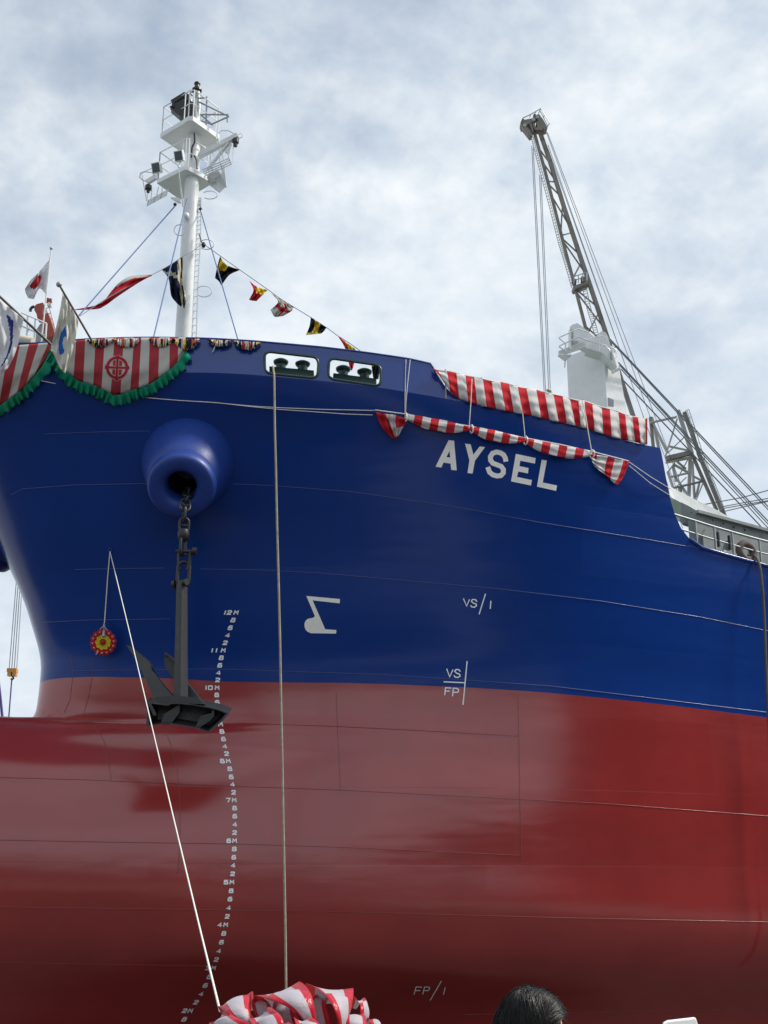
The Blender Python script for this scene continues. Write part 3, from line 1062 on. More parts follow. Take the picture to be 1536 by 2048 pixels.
# ------------------------------------------------------------------ hawse pipe bells
c0 = cast(HULLBVH, 376, 932)
cpos, cn = c0
front = P(364, 968, depth(cpos) - 1.15)
ax = (front - cpos).normalized()
L = (front - cpos).length
b = MB()
scale = 1.0
rb = 1.22; rf = 0.83
prof = [(-0.9, rb * 1.12), (-0.3, rb * 1.04), (0.0, rb), (L * .3, rb * .91), (L * .6, rb * .82), (L * .86, rb * .73), (L * .9, rf * 1.015), (L * .96, rf * 1.05), (L * 1.04, rf * 1.05), (L * 1.12, rf * 1.03), (L * 1.165, rf * 1.0),
        (L * 1.195, rf * .93), (L * 1.205, rf * .80), (L * 1.20, rf * .66), (L * 1.17, rf * .54), (L * 1.10, rf * .46), (L * .9, rf * .44), (L * .3, rf * .42), (-0.9, rf * .42)]
b.lathe(cpos, ax, prof, 56)
b.build('hawse_bell', M['bluetrim'], HULL, smooth=38)
dkb = MB()
dkb.lathe(cpos, ax, [(-.35, 0.001), (-.35, rf * .415), (L * .88, rf * .415)], 32)
dkb.build('hawse_pipe', M['black'], HULL)
bm_ = MB()
mir = lambda p: Vector((p.x, -p.y, p.z))
bm_.lathe(P(12, 1062, 34.1) - mir(ax) * (L * .55), mir(ax), prof, 56)
bm_.build('hawse_bell', M['bluetrim'], HULL, smooth=38)

# ------------------------------------------------------------------ anchor chain and anchor
hole = cpos + ax * (L * .95) - Vector((0, 0, rf * .40))
A_D = depth(front) - 0.35                                  # the hanging plane of the anchor
top = hole
fall = P(369, 1003, A_D + 0.05)


def link(c, t, side, ln, wd, r, stud=True, mb=None):
    """one stud link: centre, long axis, in-plane side axis"""
    mb = mb or MB()
    t = t.normalized(); side = (side - t * side.dot(t)).normalized()
    pts = []
    h = ln / 2 - wd / 2
    for k in range(9):
        a = PI * k / 8
        pts.append(c + t * (h + math.sin(a) * wd / 2) + side * math.cos(a) * wd / 2)
    for k in range(9):
        a = PI + PI * k / 8
        pts.append(c + t * (-h + math.sin(a) * wd / 2) + side * math.cos(a) * wd / 2)
    mb.tube(pts, r, 8, closed=True)
    if stud: mb.tube([c - side * wd / 2, c + side * wd / 2], r * .75, 6)
    return mb


chain = thing('anchor_chain', hole, 'black stud link chain hanging out of the blue hawse bell', 'chain')
cp = [P(378, 972, A_D + .9), P(376, 988, A_D + .45), P(371, 1004, A_D + .12), P(369, 1024, A_D), P(368.5, 1046, A_D), P(367.5, 1066, A_D)]
seq = cp
acc = [0]
for i in range(1, len(seq)): acc.append(acc[-1] + (seq[i] - seq[i - 1]).length)
pos = 0.0; k = 0
LL, LW, LR = 0.38, 0.235, 0.036
while pos + 0.14 < acc[-1] + .05:
    i = max(0, min(len(seq) - 2, int(np.searchsorted(acc, pos + .01)) - 1))
    t = (seq[i + 1] - seq[i]).normalized()
    c = seq[i] + t * (pos - acc[i])
    sd = (RD if k % 2 == 0 else VD)
    link(c, t, sd * (1 if k % 2 == 0 else 1) + (VD * .35 if k % 2 == 0 else -RD * .35), LL, LW, LR).build('chain_link', M['black'], chain, smooth=60)
    pos += LL - 2.6 * LR; k += 1
# swivel, joining shackle and end link down to the anchor
sw = MB(); c = P(367, 1068, A_D)
sw.lathe(c, (0, 0, -1), [(-.13, .05), (-.10, .13), (0, .155), (.1, .14), (.17, .09), (.2, .03)], 16, close=True)
sw.build('swivel', M['black'], chain, smooth=40)
lk = link(P(366, 1092, A_D), Vector((0, 0, 1)), RD * .35 + VD, .46, .24, .04, False); lk.build('chain_link', M['black'], chain, smooth=60)
js = MB()
pa = P(369, 1103, A_D)
js.tube([pa - RD * .22, pa + RD * .26], .05, 10)
js.lathe(pa + RD * .20 - VD * .02, RD, [(0, .03), (0, .10), (.10, .10), (.10, .03)], 14)
for sgn in (-1, 1):
    js.tube([pa + RD * .14 * sgn, P(368, 1128, A_D) + RD * .13 * sgn, P(367, 1140, A_D) + RD * .08 * sgn], .045, 8)
js.build('shackle', M['black'], chain, smooth=40)
lk = link(P(367, 1148, A_D), Vector((0, 0, 1)), RD + VD * .3, .62, .28, .045, False); lk.build('chain_link', M['black'], chain, smooth=60)

ap = P(360, 1420, A_D)
ANCH = thing('anchor', ap, 'black stockless anchor hanging from chain over the red paint', 'anchor')
asd = (RD * .82 + VD * -.57).normalized()                # shank faces: one side looks right, the narrow side to the left
afr = asd.cross(Vector((0, 0, 1))).normalized()
if afr.dot(VD) > 0: afr = -afr
b = MB()
# shank: rectangular bar with chamfer, px 350..376 wide
st, sb_ = P(364, 1163, A_D), P(361, 1406, A_D)


def ring(c, hw, hd):
    ch = .03
    o = []
    for (x, y) in ((-hw, -hd + ch), (-hw + ch, -hd), (hw - ch, -hd), (hw, -hd + ch), (hw, hd - ch), (hw - ch, hd), (-hw + ch, hd), (-hw, hd - ch)):
        o.append(c + asd * x + afr * y)
    return o


rr = [ring(st, .085, .12), ring(st + (sb_ - st) * .06, .09, .13), ring(st + (sb_ - st) * .5, .10, .14), ring(sb_, .125, .16)]
n0 = b.verts([p for r_ in rr for p in r_])
for i in range(3):
    for k in range(8):
        b.face((n0 + i * 8 + k, n0 + i * 8 + (k + 1) % 8, n0 + (i + 1) * 8 + (k + 1) % 8, n0 + (i + 1) * 8 + k))
b.face([n0 + k for k in range(8)]); b.face([n0 + 24 + k for k in range(8)])
b.build('shank', M['anchor'], ANCH)
b = MB()
sp = P(362, 1166, A_D)
b.tube([sp - asd * .19 + Vector((0, 0, .0)), sp + asd * .19], .085, 14)
b.lathe(sp - asd * .12, -asd, [(0, .05), (0, .13), (.09, .13), (.09, .05), (.12, .04), (.12, .0)], 16)
b.build('anchor_shackle', M['black'], ANCH, smooth=40)


def slab(pxs, D, thick, mb, nrm=None):
    pts = [P(x, y, D if not isinstance(D, (list, tuple)) else D[i]) for i, (x, y) in enumerate(pxs)]
    n = nrm or VD
    mb.prism([p - n * thick / 2 for p in pts], n * thick)


# flukes: two tapered blades rising from the crown, tips towards the left
ZA = lambda pts: zpts(pts, 240, 1270, 6.4)
b = MB()
fl = ZA([(82, 125), (140, 145), (200, 195), (350, 320), (385, 370), (410, 450), (480, 540), (560, 650), (670, 770), (720, 860), (420, 860), (430, 800), (330, 570), (235, 380), (160, 250)])
fd = [A_D + .55 - .75 * (y - fl[0][1]) / (fl[9][1] - fl[0][1]) for x, y in fl]
ptsA = [P(x, y, dd_) for (x, y), dd_ in zip(fl, fd)]
b.prism([p + VD * .0 for p in ptsA], VD * .16 + RD * .03)
b.build('fluke', M['anchor'], ANCH)
b = MB()
fl2 = ZA([(572, 255), (585, 235), (610, 250), (690, 330), (740, 470), (860, 620), (960, 740), (1060, 880), (900, 880), (780, 800), (680, 560), (575, 405), (568, 330)])
fd2 = [A_D + .30 for x, y in fl2]
ptsB = [P(x, y, dd_) for (x, y), dd_ in zip(fl2, fd2)]
b.prism(ptsB, VD * .16 + RD * .05)
b.prism([P(x, y, A_D + .22) for x, y in ZA([(566, 260), (580, 215), (600, 225), (690, 330), (680, 345), (610, 262)])], VD * .3)
b.build('fluke', M['anchor'], ANCH)
# crown: hollow box seen from below, open side down
b = MB()
topf = ZA([(420, 800), (690, 775), (860, 790), (985, 800), (1075, 880), (1260, 935), (1395, 1000), (1380, 1020), (900, 900), (620, 870), (320, 862), (340, 845)])
cr_near = ZA([(320, 862), (600, 895), (640, 872), (740, 870), (960, 890), (1180, 930), (1290, 960), (1395, 1003), (1330, 1085), (1150, 1250), (1115, 1245), (970, 1195), (800, 1165), (560, 1135), (330, 1165), (350, 1010)])
# shell of the crown as a ring of plates around the hollow
near = [P(x, y, A_D - .55 + .25 * (x - 290) / 170) for x, y in cr_near]
far = [p + VD * .95 + RD * -.05 + Vector((0, 0, .26)) for p in near]
n0 = b.verts(near); n1 = b.verts(far)
m = len(near)
for i in range(m):
    j = (i + 1) % m
    b.face((n0 + i, n0 + j, n1 + j, n1 + i))
b.face([n1 + i for i in range(m)])
# recessed inner floor and rim (the rim is set in from the edge)
cen = sum(near, Vector()) / m
inn = [p + (cen - p) * .07 for p in near]
inf = [p + (cen - p) * .16 + VD * .55 + Vector((0, 0, .18)) for p in near]
n2 = b.verts(inn); n3 = b.verts(inf)
for i in range(m):
    j = (i + 1) % m
    b.face((n0 + i, n0 + j, n2 + j, n2 + i))
    b.face((n2 + i, n2 + j, n3 + j, n3 + i))
b.face([n3 + i for i in range(m)])
b.build('crown', M['anchor'], ANCH)
b = MB()
# partition webs inside the crown, and ledge on top
for web in ([(745, 885), (770, 885), (760, 1000), (640, 1150), (520, 1140), (560, 1010), (700, 930)], [(1180, 935), (1210, 940), (1205, 1040), (1150, 1100), (1010, 1190), (960, 1180), (1040, 1030), (1170, 1000)]):
    q = ZA(web)
    pts = [P(x, y, A_D - .42 + .25 * (x - 290) / 170) for x, y in q]
    b.prism(pts, VD * .35 + Vector((0, 0, .1)))
q = ZA([(345, 850), (385, 862), (460, 1010), (450, 1030), (425, 1028)])
b.prism([P(x, y, A_D - .6) for x, y in q], VD * .12)
q = ZA([(320, 860), (350, 845), (430, 800), (690, 775), (860, 790), (990, 800), (1080, 885), (640, 870), (600, 890)])
b.prism([P(x, y, A_D - .40) for x, y in q], VD * .55 + Vector((0, 0, .05)))
b.build('crown_rib', M['anchor'], ANCH)
# ------------------------------------------------------------------ bitts behind the bulwark windows
def bitts(px_l, px_r, ytop_l, ytop_r, xb, base_q):
    """two mushroom headed posts on a common base, px given for the post centres"""
    Dw = depth(wall(*wall_sh((xb[0] + xb[1]) / 2, (base_q[0][1] + base_q[2][1]) / 2))) + 0.55
    t = MB()
    a = [P(x, y, Dw) for x, y in base_q]
    t.prism(a, VD * .62)
    base = t.build('mooring_bitts', M['green'], SHIP)
    for (x, y, yb) in ((px_l, ytop_l, base_q[0][1] + 4), (px_r, ytop_r, base_q[1][1] - 3)):
        top = P(x, y, Dw + .3)
        bot = P(x, yb + 10, Dw + .3)
        h = top.z - bot.z
        m = MB()
        m.lathe(Vector((top.x, top.y, bot.z)), (0, 0, 1), [(0, .135), (h * .55, .135), (h * .62, .185), (h * .72, .205), (h * .80, .205), (h * .92, .13), (h * 1.0, .03), (h * 1.005, .0)], 22)
        m.build('bollard', M['green'], base, smooth=50)


Z4 = lambda pts: zpts(pts, 500, 670, 3.84)
q = Z4([(148, 240), (490, 272), (490, 330), (148, 292)])
bitts(562, 605.5, 717, 721.5, (530, 636), q)
q = Z4([(640, 292), (972, 335), (966, 388), (634, 348)])
bitts(686.5, 729, 731, 737, (658, 762), q)

# main deck rail, gunwale bar, roller fairlead
def edge_pt(X, up=0.0, inb=0.12):
    j = min(range(NCOL), key=lambda i: abs(hull_rows[-1][i].x - X))
    j = min(j, NCOL - 2)
    j2 = j + 1
    a = hull_rows[-1][j]; c = hull_rows[-1][j2]
    f = (X - a.x) / (c.x - a.x)
    p = a + (c - a) * f
    return Vector((p.x, p.y + inb, p.z + up))


gb = MB()
gb.tube([edge_pt(x, -0.02, 0.0) for x in np.arange(25.7, 60, .4)], 0.06, 8)
gb.build('gunwale_bar', M['blue'], SHIP, smooth=60)


def X_at(px, py):
    return cast(HULLBVH, px, py)[0].x


RAIL_H = 0.80
xs_post = [X_at(1401, 1097), X_at(1439, 1109), X_at(1475, 1118), X_at(1530, 1134)]
step = (xs_post[2] - xs_post[0]) / 2
while xs_post[-1] < 60: xs_post.append(xs_post[-1] + step * 1.15)
gr = MB()
q0, q1 = edge_pt(xs_post[0], RAIL_H), edge_pt(xs_post[0] + 1, RAIL_H)
st0 = q0 - (q1 - q0) * .95
gr.tube([st0] + [edge_pt(x, RAIL_H) for x in np.arange(xs_post[0], 60, .5)], .036, 7)
gr.tube([st0 + Vector((.15, 0, -RAIL_H * .5))] + [edge_pt(x, RAIL_H * .5) for x in np.arange(xs_post[0], 60, .5)], .025, 6)
rail = gr.build('guard_rail', M['grey'], SHIP, smooth=60)
for x in xs_post:
    m = MB(); a = edge_pt(x, -.1); c = edge_pt(x, RAIL_H)
    m.beam(a, c, .06, .035, up=Vector((1, 0, 0))); m.build('stanchion', M['grey'], rail)
m = MB()
for x, sx in ((xs_post[1], 1), (xs_post[2], -1)):
    m.beam(edge_pt(x + .12 * sx, .22), edge_pt(x + .12 * sx, .66), .075, .05, up=Vector((1, 0, 0)))
m.build('rail_clamp', M['black'], rail)
m = MB()
m.beam(P(1447, 1102, depth(edge_pt(xs_post[2])) - .1), P(1483, 1113, depth(edge_pt(xs_post[3])) - .1), .08, .06)
m.build('deck_pipe', M['white'], SHIP)
# fairlead: a tall oval steel ring standing at the deck edge
fc = edge_pt(X_at(1506, 1126), .33, .20)
tn = (edge_pt(fc.x + .3) - edge_pt(fc.x - .3)).normalized()
m = MB()
prof_pts = []
for k in range(28):
    a = 2 * PI * k / 28
    prof_pts.append(fc + tn * .27 * math.cos(a) + Vector((0, 0, .24 * math.sin(a))))
m.tube(prof_pts, .115, 10, closed=True)
m.box(fc - Vector((0, 0, .33)), tn * .42, Vector((-tn.y, tn.x, 0)) * .16, Vector((0, 0, .06)))
m.build('fairlead', M['rust'], SHIP, smooth=50)

# grey hatch coaming behind the rail, and the stowed jib of the ship's crane
co = MB()
ZC = lambda pts: zpts(pts, 1360, 1000, 8.727)
(c1, c2) = ZC([(270, 200), (1536, 540)])
a = P(c1[0], c1[1], 37.3); Dv = P(c2[0], c2[1], 39.2)
dirc = (Dv - a); far_ = a + dirc * 3.2
inward = Vector((0, 1, 0)) * .35
zlow = 2.4
ring_b = [a - Vector((0, 0, zlow)), far_ - Vector((0, 0, zlow)), far_ - Vector((0, 0, zlow)) + inward, a - Vector((0, 0, zlow)) + inward]
ring_t = [a, far_, far_ + inward, a + inward]
co.hexa(ring_b + ring_t)
COAM = co.build('hatch_coaming', M['coaming'], SHIP)
m = MB()
m.beam(a + Vector((0, -.06, -.02)), far_ + Vector((0, -.06, -.02)), .14, .10)
for k in range(9):
    q = a + dirc * (.06 + k * .17)
    if k % 2 == 0:
        m.beam(q + Vector((0, -.05, -.75)), q + Vector((0, -.05, -2.4)), .10, .14)
m.build('coaming_stay', M['coaming'], COAM)
m = MB()
for k in range(5):
    q = P(1421 + k * 21, 1042 + k * 6.5, 37.6 + .35 * k)
    m.lathe(q + Vector((0, -.10, 0)), (0, -1, 0), [(0, .0), (0, .035), (.05, .035), (.05, 0)], 8)
m.build('cleat', M['black'], COAM)
m = MB()
ZL5 = lambda pts: zpts(pts, 1300, 800, 6.508)
up_ = ZL5([(240, 1110), (330, 1165), (600, 1300), (850, 1420), (1010, 1512), (1180, 1605)])
lo_ = ZL5([(260, 1260), (330, 1295), (590, 1437), (830, 1520), (1000, 1575), (1180, 1625)])
Dj = [39.5, 40, 41, 42, 42.7, 43.5]
rows_ = []
ua = [P(x, y, D_) for (x, y), D_ in zip(up_, Dj)]; la = [P(x, y, D_ - .0) for (x, y), D_ in zip(lo_, Dj)]
jw = Vector((0, 1, 0)) * 1.2
n0 = m.verts(ua); n1 = m.verts(la); n2 = m.verts([p + jw for p in ua]); n3 = m.verts([p + jw for p in la])
for i in range(5):
    m.face((n0 + i, n0 + i + 1, n1 + i + 1, n1 + i)); m.face((n2 + i, n2 + i + 1, n3 + i + 1, n3 + i))
    m.face((n0 + i, n0 + i + 1, n2 + i + 1, n2 + i)); m.face((n1 + i, n1 + i + 1, n3 + i + 1, n3 + i))
m.face((n0, n1, n3, n2)); m.face((n0 + 5, n1 + 5, n3 + 5, n2 + 5))
m.build('crane_jib', M['white'], SHIP)
# grey-green end bracket under the jib with a round lightening hole
m = MB()
br = ZC([(0, 60), (130, 120), (270, 205), (262, 330), (255, 430), (150, 450), (60, 420), (10, 330)])
bo = [P(x, y, 37.9) for x, y in br]
hx, hy = ZC([(188, 262)])[0]
n0 = m.verts(bo); hp = [P(hx + 2.6 * math.cos(2 * PI * k / 8 + .4), hy + 4.4 * math.sin(2 * PI * k / 8 + .4), 37.9) for k in range(8)]
n1 = m.verts(hp)
# connect outer to hole ring by nearest angle
oc = [math.atan2(y - hy, x - hx) for x, y in br]; ic = [2 * PI * k / 8 + .4 for k in range(8)]
vo, eo, fo, *_ = delaunay_2d_cdt([Vector(p) for p in br] + [Vector((hx + 2.6 * math.cos(t_), hy + 4.4 * math.sin(t_))) for t_ in ic],
                                 [(i, (i + 1) % 8) for i in range(8)] + [(8 + i, 8 + (i + 1) % 8) for i in range(8)], [], 1, 1e-4)
m = MB()
n0 = m.verts([P(v.x, v.y, 37.9) for v in vo])
for f in fo:
    c = sum((vo[i] for i in f), Vector((0, 0))) / len(f)
    if not in_poly(c.x, c.y, br) or math.hypot((c.x - hx) / 2.6, (c.y - hy) / 4.4) < .85: continue
    m.face([n0 + i for i in f])
o = m.build('jib_bracket', M['coaming'], SHIP); md = o.modifiers.new('plate', 'SOLIDIFY'); md.thickness = .25; md.offset = 0

# ------------------------------------------------------------------ foremast
MD = depth(P(366, 670, 34.9))
MX = P(374, 560, 34.9)
mast_base = P(366, 700, 34.9); mast_hi = P(392, 215, 34.9)


def mast_c(z):
    f = (z - mast_base.z) / (mast_hi.z - mast_base.z)
    return mast_base + (mast_hi - mast_base) * f


zdeck = float(np.interp(mast_base.x, kx, kz))
mb_ = MB()
b0 = mast_c(zdeck - .05)
pl = []
z_plat1 = P(377.6, 358.7, 34.9).z; z_plat2 = P(378.5, 271, 34.9).z
prof = [(zdeck - .05, .29), (P(372, 560, 34.9).z, .265), (P(376, 450, 34.9).z, .255), (P(379, 385, 34.9).z, .24), (z_plat1 + .1, .235), (z_plat2, .20), (z_plat2 + 1.4, .12)]
mb_.tube([mast_c(z) for z, r in prof], [r for z, r in prof], 28)
MAST = mb_.build('foremast', M['white'], SHIP, smooth=50)
ZM = lambda x, y: (250 + x / 5.486, 140 + y / 5.486)


def zplate(pxs, z, th, mb):
    pts = [onz(*ZM(x, y), z) for x, y in pxs]
    mb.prism(pts, Vector((0, 0, th)))
    return pts


# lower platform
m = MB()
zp = z_plat1
pl1 = zplate([(350, 1245), (620, 1110), (655, 1092), (690, 1095), (905, 1210), (945, 1255), (700, 1400), (600, 1420)], zp, .16, m)
m.build('platform', M['white'], MAST)
m = MB()
pl2 = zplate([(385, 742), (640, 590), (690, 553), (745, 553), (1035, 762), (1000, 800), (760, 930), (600, 890)], z_plat2, .17, m)
m.build('platform', M['white'], MAST)


def railing(pts, h, name='railing', closed=False, r=.020, mid=True, posts=None):
    m = MB()
    upv = Vector((0, 0, h))
    seq = pts + [pts[0]] if closed else pts
    m.tube([p + upv for p in seq], r, 6)
    if mid: m.tube([p + upv * .5 for p in seq], r * .8, 6)
    for i in range(len(seq) - 1):
        L_ = (seq[i + 1] - seq[i]).length
        k = max(1, int(L_ / .75))
        for q in range(k + (1 if i == len(seq) - 2 and not closed else 0)):
            p = seq[i] + (seq[i + 1] - seq[i]) * q / k
            m.tube([p, p + upv], r, 6)
    return m.build(name, M['white'], MAST, smooth=60)


def inset(pts, f):
    c = sum(pts, Vector()) / len(pts)
    return [c + (p - c) * f for p in pts]


e1 = inset([p + Vector((0, 0, .16)) for p in pl1], .96)
railing([e1[0], e1[1], e1[2], e1[3], e1[4]], 1.05)
railing([e1[6], e1[7], e1[0]], 1.05)
e2 = inset([p + Vector((0, 0, .17)) for p in pl2], .94)
railing([e2[0], e2[1], e2[2], e2[3], e2[4]], 1.05)
railing([e2[5], e2[6], e2[7], e2[0]], 1.05)

PM = lambda x, y, dD=0: P(*ZM(x, y), 34.9 + dD)
# radar box / horn and top pole, black
m = MB()
zt = z_plat2 + .17
tp = mast_c(z_plat2)
polet = PM(790, 240)
m.tube([Vector((tp.x, tp.y, zt)), PM(800, 420), polet], [.16, .13, .11], 12)
m.build('top_pole', M['grey'], MAST, smooth=50)
m = MB()
m.tube([PM(745, 560, -.2), PM(705, 330, -.2)], .10, 10)
q = [PM(490, 400, -.5), PM(645, 312, -.5), PM(748, 350, -.5), PM(750, 430, -.5), PM(745, 530, -.5), PM(690, 540, -.5), PM(600, 505, -.5), PM(495, 415, -.5)]
m.prism(q, VD * .3)
q = [PM(500, 330, -.5), PM(648, 240, -.5), PM(705, 270, -.5), PM(690, 292, -.5), PM(640, 296, -.5), PM(525, 362, -.5)]
m.prism(q, VD * .12)
m.beam(PM(530, 360, -.5), PM(530, 410, -.5), .09); m.beam(PM(690, 290, -.5), PM(690, 340, -.5), .09)
m.build('radar_scanner', M['black'], MAST)
m = MB()
m.lathe(PM(788, 240), (0, 0, 1), [(0, .05), (.04, .17), (.10, .165), (.14, .10), (.18, .085), (.30, .085), (.31, .11), (.36, .10), (.38, .03), (.39, 0)], 18)
m.tube([PM(740, 285), PM(715, 260), PM(720, 240), PM(745, 245)], .02, 6)
m.build('top_light', M['black'], MAST, smooth=45)
m = MB()
for a_, c_ in (((885, 630), (900, 290)), ((800, 310), (900, 305)), ((810, 350), (1140, 510)), ((830, 490), (1135, 490)), ((1140, 510), (940, 600)), ((830, 490), (960, 605)), ((840, 560), (960, 600)), ((1125, 520), (1122, 570))):
    m.tube([PM(*a_, -.2), PM(*c_, -.2)], .028, 6)
m.build('aerial_bracket', M['grey'], MAST)
# side lights, cradle arms, cages
m = MB()
m.beam(PM(800, 950, .0), PM(1240, 720, -.3), .16, .16)
m.beam(PM(900, 1100, 0), PM(1140, 800, -.3), .10, .06)
m.prism([PM(1110, 860, -.3), PM(1170, 800, -.3), (PM(1130, 915, -.3)), PM(1095, 890, -.3)], VD * .1)
m.build('light_bracket', M['white'], MAST)
m = MB()
m.beam(PM(345, 1170, -.2), PM(240, 1235, -.2), .14, .14)
m.build('light_bracket', M['white'], MAST)
m = MB()
m.prism([PM(900, 1200, .1), PM(1010, 1140, .1), PM(1100, 1290, .1), PM(1035, 1350, .1), PM(925, 1265, .1)], Vector((0, 0, .2)))
m.prism([PM(900, 1190, 0), PM(1000, 1130, 0), PM(1060, 1180, 0), PM(950, 1235, 0)], Vector((0, 0, .12)))
m.beam(PM(1075, 1060, .2), PM(1095, 1280, .2), .12)
m.build('light_bracket', M['white'], MAST)
m = MB()
m.lathe(PM(1215, 760, -.3), (0, 0, -1), [(0, .05), (0, .11), (.14, .11), (.16, .07), (.28, .06), (.28, 0)], 12)
m.build('side_light', M['black'], MAST, smooth=40)
m = MB()
m.lathe(PM(258, 1270, -.2), (0, 0, -1), [(0, .05), (0, .11), (.14, .11), (.16, .06), (.26, .05), (.26, 0)], 12)
m.build('side_light', M['black'], MAST, smooth=40)


def cage(base, tip, wdt, h0, nb=4, flip=1):
    """basket platform: flat bar floor with hoop at its outer end"""
    m = MB()
    d_ = (tip - base); L_ = d_.length
    s_ = d_.normalized().cross(Vector((0, 0, 1))).normalized()
    for k in range(nb):
        o_ = s_ * wdt * (k / (nb - 1) - .5)
        m.tube([base + o_, tip + o_], .018, 5)
    for f in (.33, .66, 1.0):
        m.tube([base + d_ * f - s_ * wdt / 2, base + d_ * f + s_ * wdt / 2], .02, 5)
    return m, s_


m, s_ = cage(PM(860, 1130, -.2), PM(1155, 1000, -.3), .34, 1)
for p1, p2 in (((1185, 1010), (1190, 780)), ((1080, 985), (1010, 690)), ((1130, 985), (1150, 860)), ((1040, 1000), (1030, 860)), ((940, 1050), (935, 930))):
    m.tube([PM(*p1, -.3), PM(*p2, -.3)], .016, 5)
arc1 = [PM(1000, 760, -.5), PM(1010, 700, -.5), PM(1060, 665, -.45), PM(1130, 665, -.4), PM(1190, 695, -.35), PM(1230, 730, -.3)]
m.tube(arc1, .018, 5)
m.tube([PM(830, 880, 0), PM(1150, 740, -.3)], .015, 5)
m.tube([PM(1225, 715, -.3), PM(1270, 697, -.3), PM(1295, 710, -.3), PM(1285, 735, -.3), PM(1240, 755, -.3)], .016, 5)
m.tube([PM(870, 855, -.1), PM(960, 915, -.1), PM(1000, 960, -.1)], .016, 5)
m.build('light_cage', M['white'], MAST, smooth=60)
m, s_ = cage(PM(470, 1340, 0), PM(250, 1460, -.2), .34, 1)
for p1, p2 in (((235, 1430), (185, 1140)), ((285, 1440), (295, 1290)), ((345, 1390), (370, 1280)), ((405, 1350), (410, 1290)), ((240, 1440), (255, 1260))):
    m.tube([PM(*p1, -.2), PM(*p2, -.2)], .016, 5)
m.tube([PM(345, 1165, -.2), PM(290, 1125, -.35), PM(220, 1115, -.4), PM(170, 1135, -.4), PM(160, 1175, -.3), PM(190, 1205, -.2), PM(240, 1225, -.2)], .018, 5)
m.tube([PM(170, 1130, -.4), PM(305, 1075, -.3), PM(380, 1035, -.3)], .016, 5)
m.build('light_cage', M['white'], MAST, smooth=60)
# floodlights
for (cx, cy, s0) in ((597, 945, 1.0), (350, 1075, 1.0)):
    c = PM(cx, cy, -1.0)
    nrm = (-VD * .85 - RD * .3 - Vector((0, 0, .4))).normalized()
    s1 = nrm.cross(Vector((0, 0, 1))).normalized(); u1 = s1.cross(nrm)
    m = MB()
    m.box(c, s1 * .155, u1 * .17, nrm * .07)
    m.tube([c - u1 * .16, c - Vector((0, 0, .42))], .03, 6)
    fl_ = m.build('floodlight', M['white'], MAST)
    m = MB(); m.box(c + nrm * .075, s1 * .125, u1 * .14, nrm * .012); m.build('lens', M['lens'], fl_) if False else m.build('floodlight_lens', M['lens'], MAST)
# cable down the mast, ladder with safety hoops, bracket ears
m = MB()
m.tube([PM(760, 690, -.5), PM(765, 790, -.45), PM(735, 850, -.35), PM(728, 960, -.35)], .028, 6)
m.tube([PM(760, 940, -.4), PM(785, 990, -.5), PM(792, 1085, -.6)], .028, 6)
m.build('cable', M['black'], MAST, smooth=60)
m = MB()
lad = []
for (xa, ya) in ((398, 672), (401, 590), (405, 500), (408, 420), (410, 400)):
    lad.append(P(xa - 12, ya, 34.9 - .05)); lad.append(P(xa - 3, ya, 34.9 - .05))
Lr = [P(385, 680, 34.9), P(389, 560, 34.9), P(394, 470, 34.9), P(397, 400, 34.9)]
Rr = [P(393, 680, 34.85), P(397, 560, 34.85), P(402, 470, 34.85), P(403, 400, 34.85)]
m.tube(Lr, .016, 5); m.tube(Rr, .026, 5)
for k in range(26):
    f = k / 25 * 2.999
    i = int(f); q = f - i
    m.tube([Lr[i] + (Lr[i + 1] - Lr[i]) * q, Rr[i] + (Rr[i + 1] - Rr[i]) * q], .013, 5)
m.build('ladder', M['white'], MAST)
for (cx, cy, rx, ry) in ((408, 583, 16, 12), (413, 489, 15, 11), (420, 390, 15, 9)):
    m = MB()
    m.tube([P(cx + rx * math.cos(a_), cy + ry * math.sin(a_) * .9, 34.7) for a_ in np.linspace(-2.6, 2.4, 18)], .018, 5)
    m.build('safety_hoop', M['white'], MAST, smooth=60)
m = MB()
m.tube([P(360 + 12 * math.cos(a_), 460 + 11 * math.sin(a_), 34.5) for a_ in np.linspace(.9, 5.2, 14)], .018, 5)
m.build('safety_hoop', M['white'], MAST, smooth=60)
m = MB()
m.prism([PM(500, 1395), PM(600, 1400), PM(610, 1450), PM(570, 1440)], VD * .1)
m.prism([PM(780, 1395), PM(840, 1400), PM(830, 1490), PM(790, 1470)], VD * .1)
m.tube([PM(587, 1110, -.9), PM(610, 1290, -.5), PM(640, 1500, -.3)], .03, 6)
m.ball(PM(672, 1600, -.35), .10, 10, 6, (1, 1, 1.2))
m.build('mast_fitting', M['white'], MAST)

# ------------------------------------------------------------------ ship's crane post, right of the striped screen
cr = thing('_', (0, 0, 0), None, None); bpy.data.objects.remove(cr)
DC = 44.0
E2 = P(1206.5, 686, DC)
ZB2 = lambda x, y: (1100 + x / 7.68, 620 + y / 7.68)
Yv = Vector((0, 1, 0)); Xv = Vector((1, 0, 0))
# find widths so that the corners fall where the photograph shows them


def along(p0, dv, px):
    """length along dv from p0 until the pixel column px is reached"""
    lo, hi = -20.0, 20.0
    def col(t):
        q = p0 + dv * t; r_ = q - CAM
        dd_ = r_.dot(VD); a_ = r_.dot(RD); up = r_.z
        xc = a_; zc = dd_ * CP + up * SP
        return 768 + F * xc / zc
    inc = col(1) > col(0)
    for _ in range(60):
        mid = (lo + hi) / 2
        if (col(mid) < px) == inc: lo = mid
        else: hi = mid
    return (lo + hi) / 2


